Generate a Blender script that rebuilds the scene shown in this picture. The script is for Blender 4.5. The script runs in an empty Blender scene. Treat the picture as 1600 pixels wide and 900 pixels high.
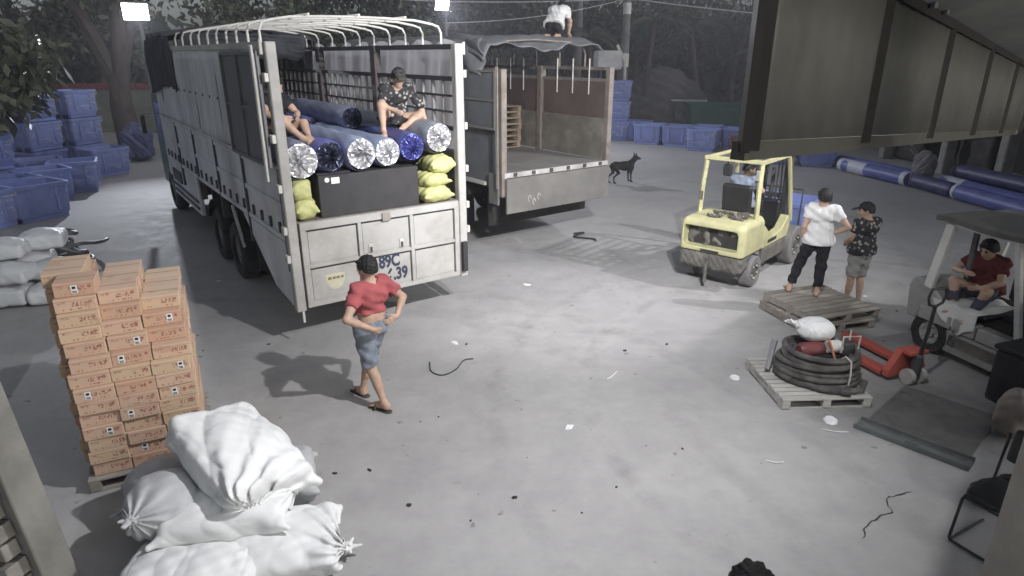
import bpy, bmesh, math, random
import numpy as np
from mathutils import Vector, Matrix, Euler
R = math.radians
random.seed(7); RNG = np.random.default_rng(7)
S = bpy.context.scene
COL = S.collection

# ------------------------------------------------------------------ camera
cam = bpy.data.cameras.new('camera'); camo = bpy.data.objects.new('camera', cam); COL.objects.link(camo)
cam.sensor_width = 36.0; cam.lens = 36.0*1000/1600; cam.clip_start = 0.05; cam.clip_end = 600
camo.location = (0, 0, 3.7); camo.rotation_euler = (R(90)-math.atan(0.365), 0, 0)
S.camera = camo

# ------------------------------------------------------------------ night sky, weak moonlike sun, exposure
W = bpy.data.worlds.new('World'); S.world = W; W.use_nodes = True
_n = W.node_tree.nodes; _l = W.node_tree.links
_sky = _n.new('ShaderNodeTexSky'); _sky.sky_type = 'NISHITA'; _sky.sun_disc = False
_sky.sun_elevation = R(14.0); _sky.sun_rotation = R(120); _sky.air_density = 1.0; _sky.dust_density = 3.0; _sky.ozone_density = 3.0
_hs = _n.new('ShaderNodeHueSaturation'); _hs.inputs['Saturation'].default_value = 0.30
_l.new(_sky.outputs[0], _hs.inputs['Color']); _l.new(_hs.outputs[0], _n['Background'].inputs['Color'])
_n['Background'].inputs['Strength'].default_value = 0.10
sun = bpy.data.lights.new('sun', 'SUN'); sun.energy = 0.12; sun.angle = R(3); sun.color = (0.92, 0.95, 1.0)
suno = bpy.data.objects.new('sun', sun); COL.objects.link(suno)
suno.rotation_euler = Vector((-0.72, 0.42, -0.62)).to_track_quat('-Z', 'Y').to_euler()
S.view_settings.view_transform = 'Standard'; S.view_settings.look = 'None'
S.view_settings.exposure = 0.0; S.view_settings.gamma = 1.0; S.view_settings.use_curve_mapping = False
S.cycles.use_adaptive_sampling = True; S.cycles.adaptive_threshold = 0.03; S.cycles.adaptive_min_samples = 12
S.cycles.max_bounces = 4; S.cycles.diffuse_bounces = 2; S.cycles.transparent_max_bounces = 6; S.cycles.glossy_bounces = 2; S.cycles.transmission_bounces = 2
S.cycles.sample_clamp_indirect = 3.0; S.cycles.volume_bounces = 0; S.cycles.volume_step_rate = 4.0; S.cycles.volume_max_steps = 128

# ------------------------------------------------------------------ helpers: materials
MATS = {}
def mat(name, col, rough=0.7, metal=0.0, var=0.18, scale=3.0, bump=0.0, bscale=30.0, dirt=0.0, dirtcol=(0.05, 0.045, 0.04), dscale=1.3, rnd=0.0, spec=0.4, emit=None, estr=1.0, stretch=None):
    if name in MATS: return MATS[name]
    m = bpy.data.materials.new(name); m.use_nodes = True; MATS[name] = m
    n = m.node_tree.nodes; l = m.node_tree.links; b = n['Principled BSDF']
    b.inputs['Roughness'].default_value = rough; b.inputs['Metallic'].default_value = metal
    b.inputs['Specular IOR Level'].default_value = spec
    tc = n.new('ShaderNodeTexCoord'); oi = n.new('ShaderNodeObjectInfo')
    add = n.new('ShaderNodeVectorMath'); add.operation = 'ADD'
    mul = n.new('ShaderNodeVectorMath'); mul.operation = 'SCALE'; mul.inputs['Scale'].default_value = 37.0
    l.new(oi.outputs['Location'], mul.inputs[0]); l.new(tc.outputs['Object'], add.inputs[0]); l.new(mul.outputs[0], add.inputs[1])
    co = add.outputs[0]
    if stretch:
        mp = n.new('ShaderNodeMapping'); mp.inputs['Scale'].default_value = stretch; l.new(co, mp.inputs['Vector']); co = mp.outputs[0]
    nz = n.new('ShaderNodeTexNoise'); nz.inputs['Scale'].default_value = scale; nz.inputs['Detail'].default_value = 6; nz.inputs['Roughness'].default_value = 0.62
    l.new(co, nz.inputs['Vector'])
    mx = n.new('ShaderNodeMix'); mx.data_type = 'RGBA'
    c = Vector(col[:3])
    mx.inputs[6].default_value = (*[max(0, x*(1-var)) for x in c], 1); mx.inputs[7].default_value = (*[min(1, x*(1+var)) for x in c], 1)
    rp = n.new('ShaderNodeValToRGB'); rp.color_ramp.elements[0].position = 0.3; rp.color_ramp.elements[1].position = 0.7
    l.new(nz.outputs['Fac'], rp.inputs[0]); l.new(rp.outputs[0], mx.inputs[0]); out = mx.outputs[2]
    if dirt > 0:
        n2 = n.new('ShaderNodeTexNoise'); n2.inputs['Scale'].default_value = dscale; n2.inputs['Detail'].default_value = 9; n2.inputs['Roughness'].default_value = 0.7
        l.new(co, n2.inputs['Vector'])
        r2 = n.new('ShaderNodeValToRGB'); r2.color_ramp.elements[0].position = 0.44; r2.color_ramp.elements[1].position = 0.70
        r2.color_ramp.elements[0].color = (0, 0, 0, 1); r2.color_ramp.elements[1].color = (dirt, dirt, dirt, 1)
        l.new(n2.outputs['Fac'], r2.inputs[0])
        m2 = n.new('ShaderNodeMix'); m2.data_type = 'RGBA'; m2.inputs[7].default_value = (*dirtcol, 1)
        l.new(r2.outputs[0], m2.inputs[0]); l.new(out, m2.inputs[6]); out = m2.outputs[2]
    if rnd > 0:
        hv = n.new('ShaderNodeHueSaturation'); mr = n.new('ShaderNodeMapRange')
        mr.inputs['To Min'].default_value = 1-rnd; mr.inputs['To Max'].default_value = 1+rnd
        l.new(oi.outputs['Random'], mr.inputs[0]); l.new(mr.outputs[0], hv.inputs['Value']); l.new(out, hv.inputs['Color']); out = hv.outputs[0]
    l.new(out, b.inputs['Base Color'])
    if bump > 0:
        n3 = n.new('ShaderNodeTexNoise'); n3.inputs['Scale'].default_value = bscale; n3.inputs['Detail'].default_value = 5
        l.new(co, n3.inputs['Vector'])
        bp = n.new('ShaderNodeBump'); bp.inputs['Strength'].default_value = bump; bp.inputs['Distance'].default_value = 0.02
        l.new(n3.outputs['Fac'], bp.inputs['Height']); l.new(bp.outputs[0], b.inputs['Normal'])
    if emit:
        b.inputs['Emission Color'].default_value = (*emit, 1); b.inputs['Emission Strength'].default_value = estr
    return m

# ------------------------------------------------------------------ helpers: meshes
class MB:
    """collects simple solids; build() links them as ONE mesh object"""
    def __init__(s): s.v = []; s.f = []
    def add(s, vs, fs):
        o = len(s.v); s.v += [tuple(v) for v in vs]; s.f += [tuple(i+o for i in f) for f in fs]; return s
    def box(s, x0, x1, y0, y1, z0, z1, M=None):
        vs = [Vector((x, y, z)) for z in (z0, z1) for y in (y0, y1) for x in (x0, x1)]
        if M is not None: vs = [M @ v for v in vs]
        return s.add(vs, [(0, 2, 3, 1), (4, 5, 7, 6), (0, 1, 5, 4), (2, 6, 7, 3), (0, 4, 6, 2), (1, 3, 7, 5)])
    def bar(s, a, b, w, h=None, up=(0, 0, 1)):
        a, b = Vector(a), Vector(b); h = h or w; d = (b-a).normalized(); up = Vector(up)
        if abs(d.dot(up)) > 0.98: up = Vector((0, 1, 0))
        x = d.cross(up).normalized(); z = x.cross(d)
        vs = [p + x*sx*w/2 + z*sz*h/2 for p in (a, b) for sz in (-1, 1) for sx in (-1, 1)]
        return s.add(vs, [(0, 1, 3, 2), (4, 6, 7, 5), (0, 4, 5, 1), (2, 3, 7, 6), (0, 2, 6, 4), (1, 5, 7, 3)])
    def tube(s, pts, r, n=8, cap=True, closed=False):
        pts = [Vector(p) for p in pts]; N = len(pts); rr = r if isinstance(r, (list, tuple)) else [r]*N
        vs = []; ref = None
        for i, p in enumerate(pts):
            if closed: d = (pts[(i+1) % N]-pts[i-1]).normalized()
            else: d = (pts[min(i+1, N-1)]-pts[max(i-1, 0)]).normalized()
            if ref is None: ref = Vector((0, 0, 1)) if abs(d.z) < 0.9 else Vector((1, 0, 0))
            x = d.cross(ref).normalized(); z = x.cross(d).normalized(); ref = z
            for k in range(n):
                a = 2*math.pi*k/n; vs.append(p + (x*math.cos(a)+z*math.sin(a))*rr[i])
        fs = []
        for i in range(N if closed else N-1):
            j = (i+1) % N
            for k in range(n):
                q = (k+1) % n; fs.append((i*n+k, i*n+q, j*n+q, j*n+k))
        if cap and not closed: fs += [tuple(range(n)), tuple((N-1)*n+k for k in reversed(range(n)))]
        return s.add(vs, fs)
    def lathe(s, prof, n=24, M=None, cap=True):
        """prof: (radius, height) along local z"""
        vs = []
        for r, z in prof:
            for k in range(n):
                a = 2*math.pi*k/n; v = Vector((r*math.cos(a), r*math.sin(a), z)); vs.append(M @ v if M is not None else v)
        fs = [(i*n+k, i*n+(k+1) % n, (i+1)*n+(k+1) % n, (i+1)*n+k) for i in range(len(prof)-1) for k in range(n)]
        if cap: fs += [tuple(reversed(range(n))), tuple((len(prof)-1)*n+k for k in range(n))]
        return s.add(vs, fs)
    def prism(s, poly, y0, y1, M=None):
        """poly in (x,z), extruded along y"""
        n = len(poly); vs = [Vector((x, y, z)) for y in (y0, y1) for x, z in poly]
        if M is not None: vs = [M @ v for v in vs]
        fs = [tuple(range(n)), tuple(n+i for i in reversed(range(n)))] + [(i, n+i, n+(i+1) % n, (i+1) % n) for i in range(n)]
        return s.add(vs, fs)
    def sheet(s, fn, nu, nv, th=0.0):
        vs = [Vector(fn(i/nu, j/nv)) for j in range(nv+1) for i in range(nu+1)]
        fs = [(j*(nu+1)+i, j*(nu+1)+i+1, (j+1)*(nu+1)+i+1, (j+1)*(nu+1)+i) for j in range(nv) for i in range(nu)]
        return s.add(vs, fs)
    def mesh(s, name, bevel=0, smooth=False, recalc=True):
        m = bpy.data.meshes.new(name); m.from_pydata([tuple(v) for v in s.v], [], s.f)
        bm = bmesh.new(); bm.from_mesh(m)
        if recalc: bmesh.ops.recalc_face_normals(bm, faces=bm.faces)
        if bevel: bmesh.ops.bevel(bm, geom=list(bm.edges), offset=bevel, segments=1, profile=0.5, affect='EDGES', clamp_overlap=True)
        if smooth:
            for f in bm.faces: f.smooth = len(f.verts) <= 4
            for e in bm.edges:
                if len(e.link_faces) == 2 and e.calc_face_angle(0) > R(38): e.smooth = False
        bm.to_mesh(m); bm.free(); return m
    def build(s, name, material, parent=None, loc=(0, 0, 0), rot=(0, 0, 0), bevel=0, smooth=False, thick=0):
        o = bpy.data.objects.new(name, s.mesh(name, bevel, smooth, recalc=not thick)); COL.objects.link(o)
        o.data.materials.append(material); o.location = loc; o.rotation_euler = rot
        if parent is not None: o.parent = parent
        if thick:
            md = o.modifiers.new('thickness', 'SOLIDIFY'); md.thickness = thick; md.offset = 0
        return o
def inst(o, loc=(0, 0, 0), rot=(0, 0, 0), parent=None, scale=None):
    c = o.copy(); COL.objects.link(c); c.location = loc; c.rotation_euler = rot
    if parent is not None: c.parent = parent
    if scale: c.scale = scale
    return c
def tag(o, label, cat, group=None, kind=None):
    if label: o['label'] = label
    if cat: o['category'] = cat
    if group: o['group'] = group
    if kind: o['kind'] = kind
    return o
def thing(name, label, cat, loc=(0, 0, 0), rz=0.0, group=None):
    o = bpy.data.objects.new(name, None); COL.objects.link(o); o.location = loc; o.rotation_euler = (0, 0, rz); o.empty_display_size = 0.2
    return tag(o, label, cat, group)
def copy_tree(o, loc=None, rz=None, parent=None, label=None):
    c = o.copy(); COL.objects.link(c)
    if parent is not None: c.parent = parent
    if loc is not None: c.location = loc
    if rz is not None: c.rotation_euler = (0, 0, rz)
    if label: c['label'] = label
    for ch in list(o.children): copy_tree(ch, parent=c)
    return c
def rotM(axis, deg, o=(0, 0, 0)):
    o = Vector(o); return Matrix.Translation(o) @ Matrix.Rotation(R(deg), 4, axis) @ Matrix.Translation(-o)
def text_mesh(name, txt, size, material, parent, loc, rot, ext=0.002, bold=0.0, sx=1.0):
    cu = bpy.data.curves.new(name, 'FONT'); cu.body = txt; cu.size = size; cu.extrude = ext; cu.offset = bold; cu.align_x = 'LEFT'
    t = bpy.data.objects.new(name, cu); COL.objects.link(t)
    dg = bpy.context.evaluated_depsgraph_get(); me = bpy.data.meshes.new_from_object(t.evaluated_get(dg))
    bpy.data.objects.remove(t); o = bpy.data.objects.new(name, me); COL.objects.link(o)
    me.materials.clear(); me.materials.append(material); o.parent = parent; o.location = loc; o.rotation_euler = rot; o.scale = (sx, 1, 1)
    return o

# ------------------------------------------------------------------ helpers: smooth solids from distance fields (bodies, clothes, sacks)
class SDF:
    def __init__(s, k=0.03): s.ops = []; s.k = k; s.cuts = []; s.noise = None; s.subs = set()
    def sub(s): s.subs.add(len(s.ops)-1); return s      # the last solid added is carved out instead
    def cap(s, a, b, ra, rb=None, k=None):
        s.ops.append(('cap', np.array(a, float), np.array(b, float), ra, ra if rb is None else rb, s.k if k is None else k)); return s
    def fru(s, a, b, ra, rb, k=None):
        s.ops.append(('fru', np.array(a, float), np.array(b, float), ra, rb, s.k if k is None else k)); return s
    def ell(s, c, r, M=None, k=None):
        M = np.eye(3) if M is None else np.array(M.to_3x3() if hasattr(M, 'to_3x3') else M)
        s.ops.append(('ell', np.array(c, float), np.array(r, float), M, None, s.k if k is None else k)); return s
    def rbox(s, c, hs, rad, M=None, k=None):
        M = np.eye(3) if M is None else np.array(M.to_3x3() if hasattr(M, 'to_3x3') else M)
        s.ops.append(('box', np.array(c, float), np.array(hs, float), M, rad, s.k if k is None else k)); return s
    def cut(s, p, n):                     # keeps the side the normal points away from
        s.cuts.append((np.array(p, float), np.array(n, float)/np.linalg.norm(n))); return s
    def bounds(s):
        lo, hi = [], []
        for o in s.ops:
            if o[0] in ('cap', 'fru'):
                r = max(o[3], o[4]); lo.append(np.minimum(o[1], o[2])-r); hi.append(np.maximum(o[1], o[2])+r)
            else:
                r = float(np.linalg.norm(o[2])) if o[0] == 'box' else float(max(o[2])); lo.append(o[1]-r); hi.append(o[1]+r)
        return np.array(lo), np.array(hi)
    def mesh(s, name, h):
        lo, hi = s.bounds(); pad = 3*h+0.02; L = lo.min(0)-pad; U = hi.max(0)+pad
        n = np.ceil((U-L)/h).astype(int)+1
        ax = [(L[i]+h*np.arange(n[i])).astype(np.float32) for i in range(3)]
        f = np.full(n, 0.2, np.float32)
        order = [q for q in range(len(s.ops)) if q not in s.subs]+sorted(s.subs)
        for q in order:
            o = s.ops[q]; k = o[5]; m = k+0.05
            i0 = np.clip(((lo[q]-m-L)/h).astype(int), 0, n-1); i1 = np.clip(((hi[q]+m-L)/h).astype(int)+2, 1, n)
            X = ax[0][i0[0]:i1[0]][:, None, None]; Y = ax[1][i0[1]:i1[1]][None, :, None]; Z = ax[2][i0[2]:i1[2]][None, None, :]
            if o[0] in ('cap', 'fru'):
                a, b = o[1], o[2]; ba = b-a; l2 = float(ba@ba)+1e-12
                t = ((X-a[0])*ba[0]+(Y-a[1])*ba[1]+(Z-a[2])*ba[2])/l2
                tc = np.clip(t, 0, 1)
                d = np.sqrt((X-a[0]-tc*ba[0])**2+(Y-a[1]-tc*ba[1])**2+(Z-a[2]-tc*ba[2])**2)-(o[3]+(o[4]-o[3])*tc)
                if o[0] == 'fru':
                    d2 = np.sqrt(np.maximum((X-a[0]-t*ba[0])**2+(Y-a[1]-t*ba[1])**2+(Z-a[2]-t*ba[2])**2, 0))-(o[3]+(o[4]-o[3])*np.clip(t, 0, 1))
                    d = np.maximum(d2, np.maximum(-t, t-1)*math.sqrt(l2))
            else:
                M = o[3]; dx, dy, dz = X-o[1][0], Y-o[1][1], Z-o[1][2]
                p = [M[0, i]*dx+M[1, i]*dy+M[2, i]*dz for i in range(3)]
                if o[0] == 'ell':
                    r = o[2]; k0 = np.sqrt((p[0]/r[0])**2+(p[1]/r[1])**2+(p[2]/r[2])**2)
                    k1 = np.sqrt((p[0]/r[0]**2)**2+(p[1]/r[1]**2)**2+(p[2]/r[2]**2)**2)+1e-6; d = k0*(k0-1)/k1
                else:
                    hs = o[2]-o[4]; qx = [np.abs(p[i])-hs[i] for i in range(3)]
                    d = np.sqrt(sum(np.maximum(c, 0)**2 for c in qx))+np.minimum(np.maximum(np.maximum(qx[0], qx[1]), qx[2]), 0)-o[4]
            sl = f[i0[0]:i1[0], i0[1]:i1[1], i0[2]:i1[2]]
            if q in s.subs: sl[...] = np.maximum(sl, -d); continue
            hh = np.maximum(k-np.abs(sl-d), 0)/max(k, 1e-6)
            sl[...] = np.minimum(sl, d)-hh*hh*k*0.25
        X = ax[0][:, None, None]; Y = ax[1][None, :, None]; Z = ax[2][None, None, :]
        if s.noise is not None: f += s.noise(X, Y, Z).astype(np.float32)
        for p, nn in s.cuts: f = np.maximum(f, (X-p[0])*nn[0]+(Y-p[1])*nn[1]+(Z-p[2])*nn[2])
        return nets(name, f, L, h)
def nets(name, f, L, h):
    s = f < 0
    c = s[:-1, :-1, :-1].astype(np.int8)
    cnt = sum(s[a:s.shape[0]-1+a, b:s.shape[1]-1+b, d:s.shape[2]-1+d].astype(np.int8) for a in (0, 1) for b in (0, 1) for d in (0, 1))
    act = (cnt > 0) & (cnt < 8); ijk = np.argwhere(act); idx = np.full(act.shape, -1, np.int64); idx[act] = np.arange(len(ijk))
    off = np.array([(a, b, d) for a in (0, 1) for b in (0, 1) for d in (0, 1)])
    val = np.stack([f[ijk[:, 0]+o[0], ijk[:, 1]+o[1], ijk[:, 2]+o[2]] for o in off], 1)
    acc = np.zeros((len(ijk), 3)); w = np.zeros(len(ijk))
    for i in range(8):
        for j in range(i+1, 8):
            if abs(off[i]-off[j]).sum() != 1: continue
            a, b = val[:, i], val[:, j]; cr = (a < 0) != (b < 0); t = np.where(cr, a/np.where(cr, a-b, 1), 0)
            acc += np.where(cr[:, None], off[i]+(off[j]-off[i])*t[:, None], 0); w += cr
    V = L+h*(ijk+acc/np.maximum(w, 1)[:, None]); F = []
    for axn in range(3):
        u, v = [(1, 2), (2, 0), (0, 1)][axn]
        sl0 = [slice(None)]*3; sl1 = [slice(None)]*3; sl0[axn] = slice(0, -1); sl1[axn] = slice(1, None)
        A, B = s[tuple(sl0)], s[tuple(sl1)]; e = np.argwhere(A != B)
        e = e[(e[:, u] > 0) & (e[:, v] > 0) & (e[:, u] < act.shape[u]) & (e[:, v] < act.shape[v])]
        if not len(e): continue
        def cell(du, dv):
            q = e.copy(); q[:, u] -= du; q[:, v] -= dv; return idx[q[:, 0], q[:, 1], q[:, 2]]
        Q = np.stack([cell(1, 1), cell(0, 1), cell(0, 0), cell(1, 0)], 1)
        ins = A[e[:, 0], e[:, 1], e[:, 2]]; Q[~ins] = Q[~ins][:, ::-1]; F.append(Q)
    F = np.concatenate(F); F = F[(F >= 0).all(1)]
    m = bpy.data.meshes.new(name); m.vertices.add(len(V)); m.vertices.foreach_set('co', V.astype(np.float32).ravel())
    m.loops.add(F.size); m.loops.foreach_set('vertex_index', F.astype(np.int32).ravel())
    m.polygons.add(len(F)); m.polygons.foreach_set('loop_start', np.arange(0, F.size, 4, dtype=np.int32))
    m.polygons.foreach_set('use_smooth', np.ones(len(F), bool)); m.update(calc_edges=True)
    return m
def mobj(name, me, material, parent=None, loc=(0, 0, 0), rot=(0, 0, 0)):
    o = bpy.data.objects.new(name, me); COL.objects.link(o); me.materials.clear(); me.materials.append(material); o.location = loc; o.rotation_euler = rot
    if parent is not None: o.parent = parent
    return o

# ------------------------------------------------------------------ floodlights: the lit lamps of the yard, plus one head added to even them out
def floodlight(loc, target, power, label, size=0.5, col=(1, 1, 1), spot=R(120), blend=0.6, soft=0.12, glow=30, pole=None, group=None, arm=None):
    d = Vector(target)-Vector(loc)
    t = thing('floodlight', label, 'floodlight', loc, 0, group)
    q = d.to_track_quat('-Z', 'Y').to_euler(); s = size
    b = MB().box(-s/2, s/2, -s*.36, s*.36, 0.0, s*.16)
    b.build('housing', mat('lamp_grey', (.16, .17, .18), .5, .3), t, rot=q, bevel=.01)
    for i in range(7):
        x = -s*.4+i*s*.133
        MB().box(x-.006, x+.006, -s*.3, s*.3, s*.165, s*.26).build('cooling_fin', mat('lamp_grey', 0), t, rot=q)
    MB().box(-s*.46, s*.46, -s*.32, s*.32, -.012, -.003).build('lens', mat('lamp_lens', (.9, .9, .9), .3, emit=(1, .99, .97), estr=glow), t, rot=q)
    br = MB().tube([(-s*.54, 0, 0), (-s*.54, 0, s*.42), (s*.54, 0, s*.42), (s*.54, 0, 0)], .018, 6); br.build('bracket', mat('lamp_grey', 0), t, rot=q)
    if pole: MB().tube([(0, 0, -loc[2]+pole[0]), (0, 0, -.0+s*.2)], [pole[1], pole[1]*.6], 10).build('pole', mat('pole_grey', (.13, .13, .13), .7), t, loc=(pole[2], pole[3], 0), smooth=True)
    if arm:
        e = Vector(arm)-Vector(loc); MB().tube([(0, 0, size*.1), (e.x*.5, e.y*.5, size*.1), (e.x, e.y, e.z*.4), e], .028, 8).build('mounting_arm', mat('lamp_grey', 0), t, smooth=True)
    li = bpy.data.lights.new('lamp', 'SPOT'); li.energy = power; li.color = col; li.spot_size = spot; li.spot_blend = blend; li.shadow_soft_size = soft
    lo = bpy.data.objects.new('lamp', li); COL.objects.link(lo); lo.parent = t; lo.rotation_euler = q
    lo.location = d.normalized()*0.16
    return t
floodlight((1.85, 4.05, 5.1), (-2.2, 8.2, 0.0), 1180, 'grey floodlight above the canopy tilted down at the near yard', .5, (.985, .975, 1.0), R(158), .9, .05, arm=(2.42, 4.02, 3.95))
floodlight((2.25, 4.25, 5.15), (-0.2, 16.5, 0.0), 2900, 'added second floodlight head above the canopy to brighten the far yard', .4, (.985, .975, 1.0), R(86), 1.0, .05, arm=(2.66, 4.28, 3.93))  # unseen extra head, added to offset the falloff across the yard
floodlight((8.9, 8.2, 6.2), (-0.6, 14.0, 0.0), 1900, 'grey floodlight at the far end of the canopy roof', .45, (.985, .975, 1.0), R(88), 1.0, .06, pole=(0, .07, .15, -.2))
floodlight((-13.15, 24.3, 5.1), (-6.6, 11.5, 0), 3800, 'blazing white floodlight in the tree above the stacked blue bins', .85, (.88, .92, 1.0), R(66), 1.0, .10, glow=120, pole=(0, .10, -.1, .35))
floodlight((-3.0, 30.0, 5.7), (3.5, 18.0, 0), 4000, 'blazing white floodlight behind the cage hoops of the loaded truck', .65, (.88, .91, 1.0), R(140), 1.0, .15, glow=120, pole=(0, .10, .1, .35))

# ------------------------------------------------------------------ ground
def ground_material():
    m = bpy.data.materials.new('yard_concrete'); m.use_nodes = True; n = m.node_tree.nodes; l = m.node_tree.links; b = n['Principled BSDF']
    tc = n.new('ShaderNodeTexCoord')
    def noise(sc, det=8, ro=.65, w=None):
        x = n.new('ShaderNodeTexNoise'); x.inputs['Scale'].default_value = sc; x.inputs['Detail'].default_value = det; x.inputs['Roughness'].default_value = ro
        l.new(tc.outputs['Object'], x.inputs['Vector']); return x
    def ramp(src, p0, p1, c0, c1):
        r = n.new('ShaderNodeValToRGB'); r.color_ramp.elements[0].position = p0; r.color_ramp.elements[1].position = p1
        r.color_ramp.elements[0].color = (*c0, 1); r.color_ramp.elements[1].color = (*c1, 1); l.new(src, r.inputs[0]); return r
    def mix(f, a, c, mode='MIX'):
        x = n.new('ShaderNodeMix'); x.data_type = 'RGBA'; x.blend_type = mode
        for s_, i in ((f, 0), (a, 6), (c, 7)):
            if isinstance(s_, (int, float)): x.inputs[i].default_value = s_
            elif isinstance(s_, tuple): x.inputs[i].default_value = (*s_, 1)
            else: l.new(s_, x.inputs[i])
        return x.outputs[2]
    big = noise(.22, 6, .6); base = ramp(big.outputs['Fac'], .35, .68, (.30, .295, .295), (.385, .382, .38)).outputs[0]
    fine = noise(2.6, 10, .75); base = mix(.5, base, ramp(fine.outputs['Fac'], .3, .72, (.52, .52, .52), (.98, .97, .96)).outputs[0], 'MULTIPLY')
    base = mix(1.0, base, (1.25, 1.245, 1.235), 'MULTIPLY')
    st = noise(.75, 9, .72); f = ramp(st.outputs['Fac'], .56, .76, (0, 0, 0), (.26, .26, .26)).outputs[0]; base = mix(f, base, (.17, .165, .16))
    sp = noise(7, 3, .5); f = ramp(sp.outputs['Fac'], .69, .74, (0, 0, 0), (.55, .55, .55)).outputs[0]; base = mix(f, base, (.10, .095, .09))
    # an old damp oil patch beside the pallet jack, then three more soft dark patches
    for (cx, cy, rx, ry, a) in ((4.55, 6.2, 1.3, .75, .62), (1.6, 12.0, 2.2, .8, .25), (5.4, 8.2, 1.3, .5, .4), (-7.6, 15.2, 1.4, 1.6, .3)):
        mp = n.new('ShaderNodeMapping'); mp.inputs['Location'].default_value = (-cx/rx, -cy/ry, 0); mp.inputs['Scale'].default_value = (1/rx, 1/ry, 1)
        l.new(tc.outputs['Object'], mp.inputs['Vector']); gr = n.new('ShaderNodeVectorMath'); gr.operation = 'LENGTH'; l.new(mp.outputs[0], gr.inputs[0])
        nn = noise(1.7, 7, .7); ad = n.new('ShaderNodeMath'); ad.operation = 'MULTIPLY_ADD'; ad.inputs[1].default_value = 1.1; l.new(nn.outputs['Fac'], ad.inputs[0]); l.new(gr.outputs['Value'], ad.inputs[2])
        hv = n.new('ShaderNodeMath'); hv.operation = 'MULTIPLY'; hv.inputs[1].default_value = .5; l.new(ad.outputs[0], hv.inputs[0]); f = ramp(hv.outputs[0], .55, .875, (a, a, a), (0, 0, 0)); base = mix(f.outputs[0], base, (.10, .10, .095))
    # faint tyre tracks left by turning forklifts
    for (cx, cy, r0, w_, a) in ((5.2, 6.4, 4.3, .14, .28), (5.2, 6.4, 5.4, .14, .24), (-4.0, 3.2, 6.4, .17, .22), (-4.0, 3.2, 7.5, .17, .22), (2.0, 14.5, 6.2, .14, .2), (9.5, 2.0, 6.4, .14, .2)):
        mp = n.new('ShaderNodeMapping'); mp.inputs['Location'].default_value = (-cx, -cy, 0); l.new(tc.outputs['Object'], mp.inputs['Vector']); ln = n.new('ShaderNodeVectorMath'); ln.operation = 'LENGTH'; l.new(mp.outputs[0], ln.inputs[0])
        def mt(op, x, y):
            q = n.new('ShaderNodeMath'); q.operation = op
            for i_, v_ in enumerate((x, y)):
                if isinstance(v_, (int, float)): q.inputs[i_].default_value = v_
                elif v_ is not None: l.new(v_, q.inputs[i_])
            return q.outputs[0]
        wob = noise(.6, 3, .5); d_ = mt('ABSOLUTE', mt('SUBTRACT', mt('ADD', ln.outputs['Value'], mt('MULTIPLY', wob.outputs['Fac'], .5)), r0+.25), None)
        band = ramp(d_, w_*.35, w_, (1, 1, 1), (0, 0, 0)).outputs[0]; pat = ramp(noise(1.1, 8, .75).outputs['Fac'], .45, .62, (0, 0, 0), (a, a, a)).outputs[0]
        base = mix(mix(1.0, band, pat, 'MULTIPLY'), base, (.13, .125, .12))
    l.new(base, b.inputs['Base Color'])
    rr = ramp(fine.outputs['Fac'], .3, .7, (.62, .62, .62), (.88, .88, .88)); l.new(rr.outputs[0], b.inputs['Roughness']); b.inputs['Specular IOR Level'].default_value = .3
    bp = n.new('ShaderNodeBump'); bp.inputs['Strength'].default_value = .28; bp.inputs['Distance'].default_value = .02
    n4 = noise(14, 8, .7); l.new(n4.outputs['Fac'], bp.inputs['Height']); l.new(bp.outputs[0], b.inputs['Normal'])
    return m
g_ = MB().sheet(lambda u, v: (-120+240*u, -30+230*v, 0), 24, 24).build('ground', ground_material()); tag(g_, 'grey concrete yard floor with stains', None, kind='structure')
CRK = mat('crack_dark', (.045, .044, .042), .95)
def ribbon(name, pts, w, material, parent, z=.004, jit=.02, sub=5):
    P = []
    for a, b in zip(pts[:-1], pts[1:]):
        for i in range(sub):
            t = i/sub; P.append((a[0]+(b[0]-a[0])*t+random.uniform(-jit, jit), a[1]+(b[1]-a[1])*t+random.uniform(-jit, jit)))
    P.append(pts[-1]); vs = []; fs = []
    for i, p in enumerate(P):
        q = P[min(i+1, len(P)-1)]; o = P[max(i-1, 0)]; d = Vector((q[0]-o[0], q[1]-o[1])).normalized(); ww = w*random.uniform(.4, 1.2)*(0.3 if i in (0, len(P)-1) else 1)
        vs += [(p[0]-d.y*ww/2, p[1]+d.x*ww/2, z), (p[0]+d.y*ww/2, p[1]-d.x*ww/2, z)]
    fs = [(2*i, 2*i+1, 2*i+3, 2*i+2) for i in range(len(P)-1)]
    return MB().add(vs, fs).build(name, material, parent)
ribbon('crack', [(2.85, 4.2), (2.98, 4.35), (3.25, 4.52), (3.35, 4.72), (3.6, 4.78)], .012, CRK, g_)

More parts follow.
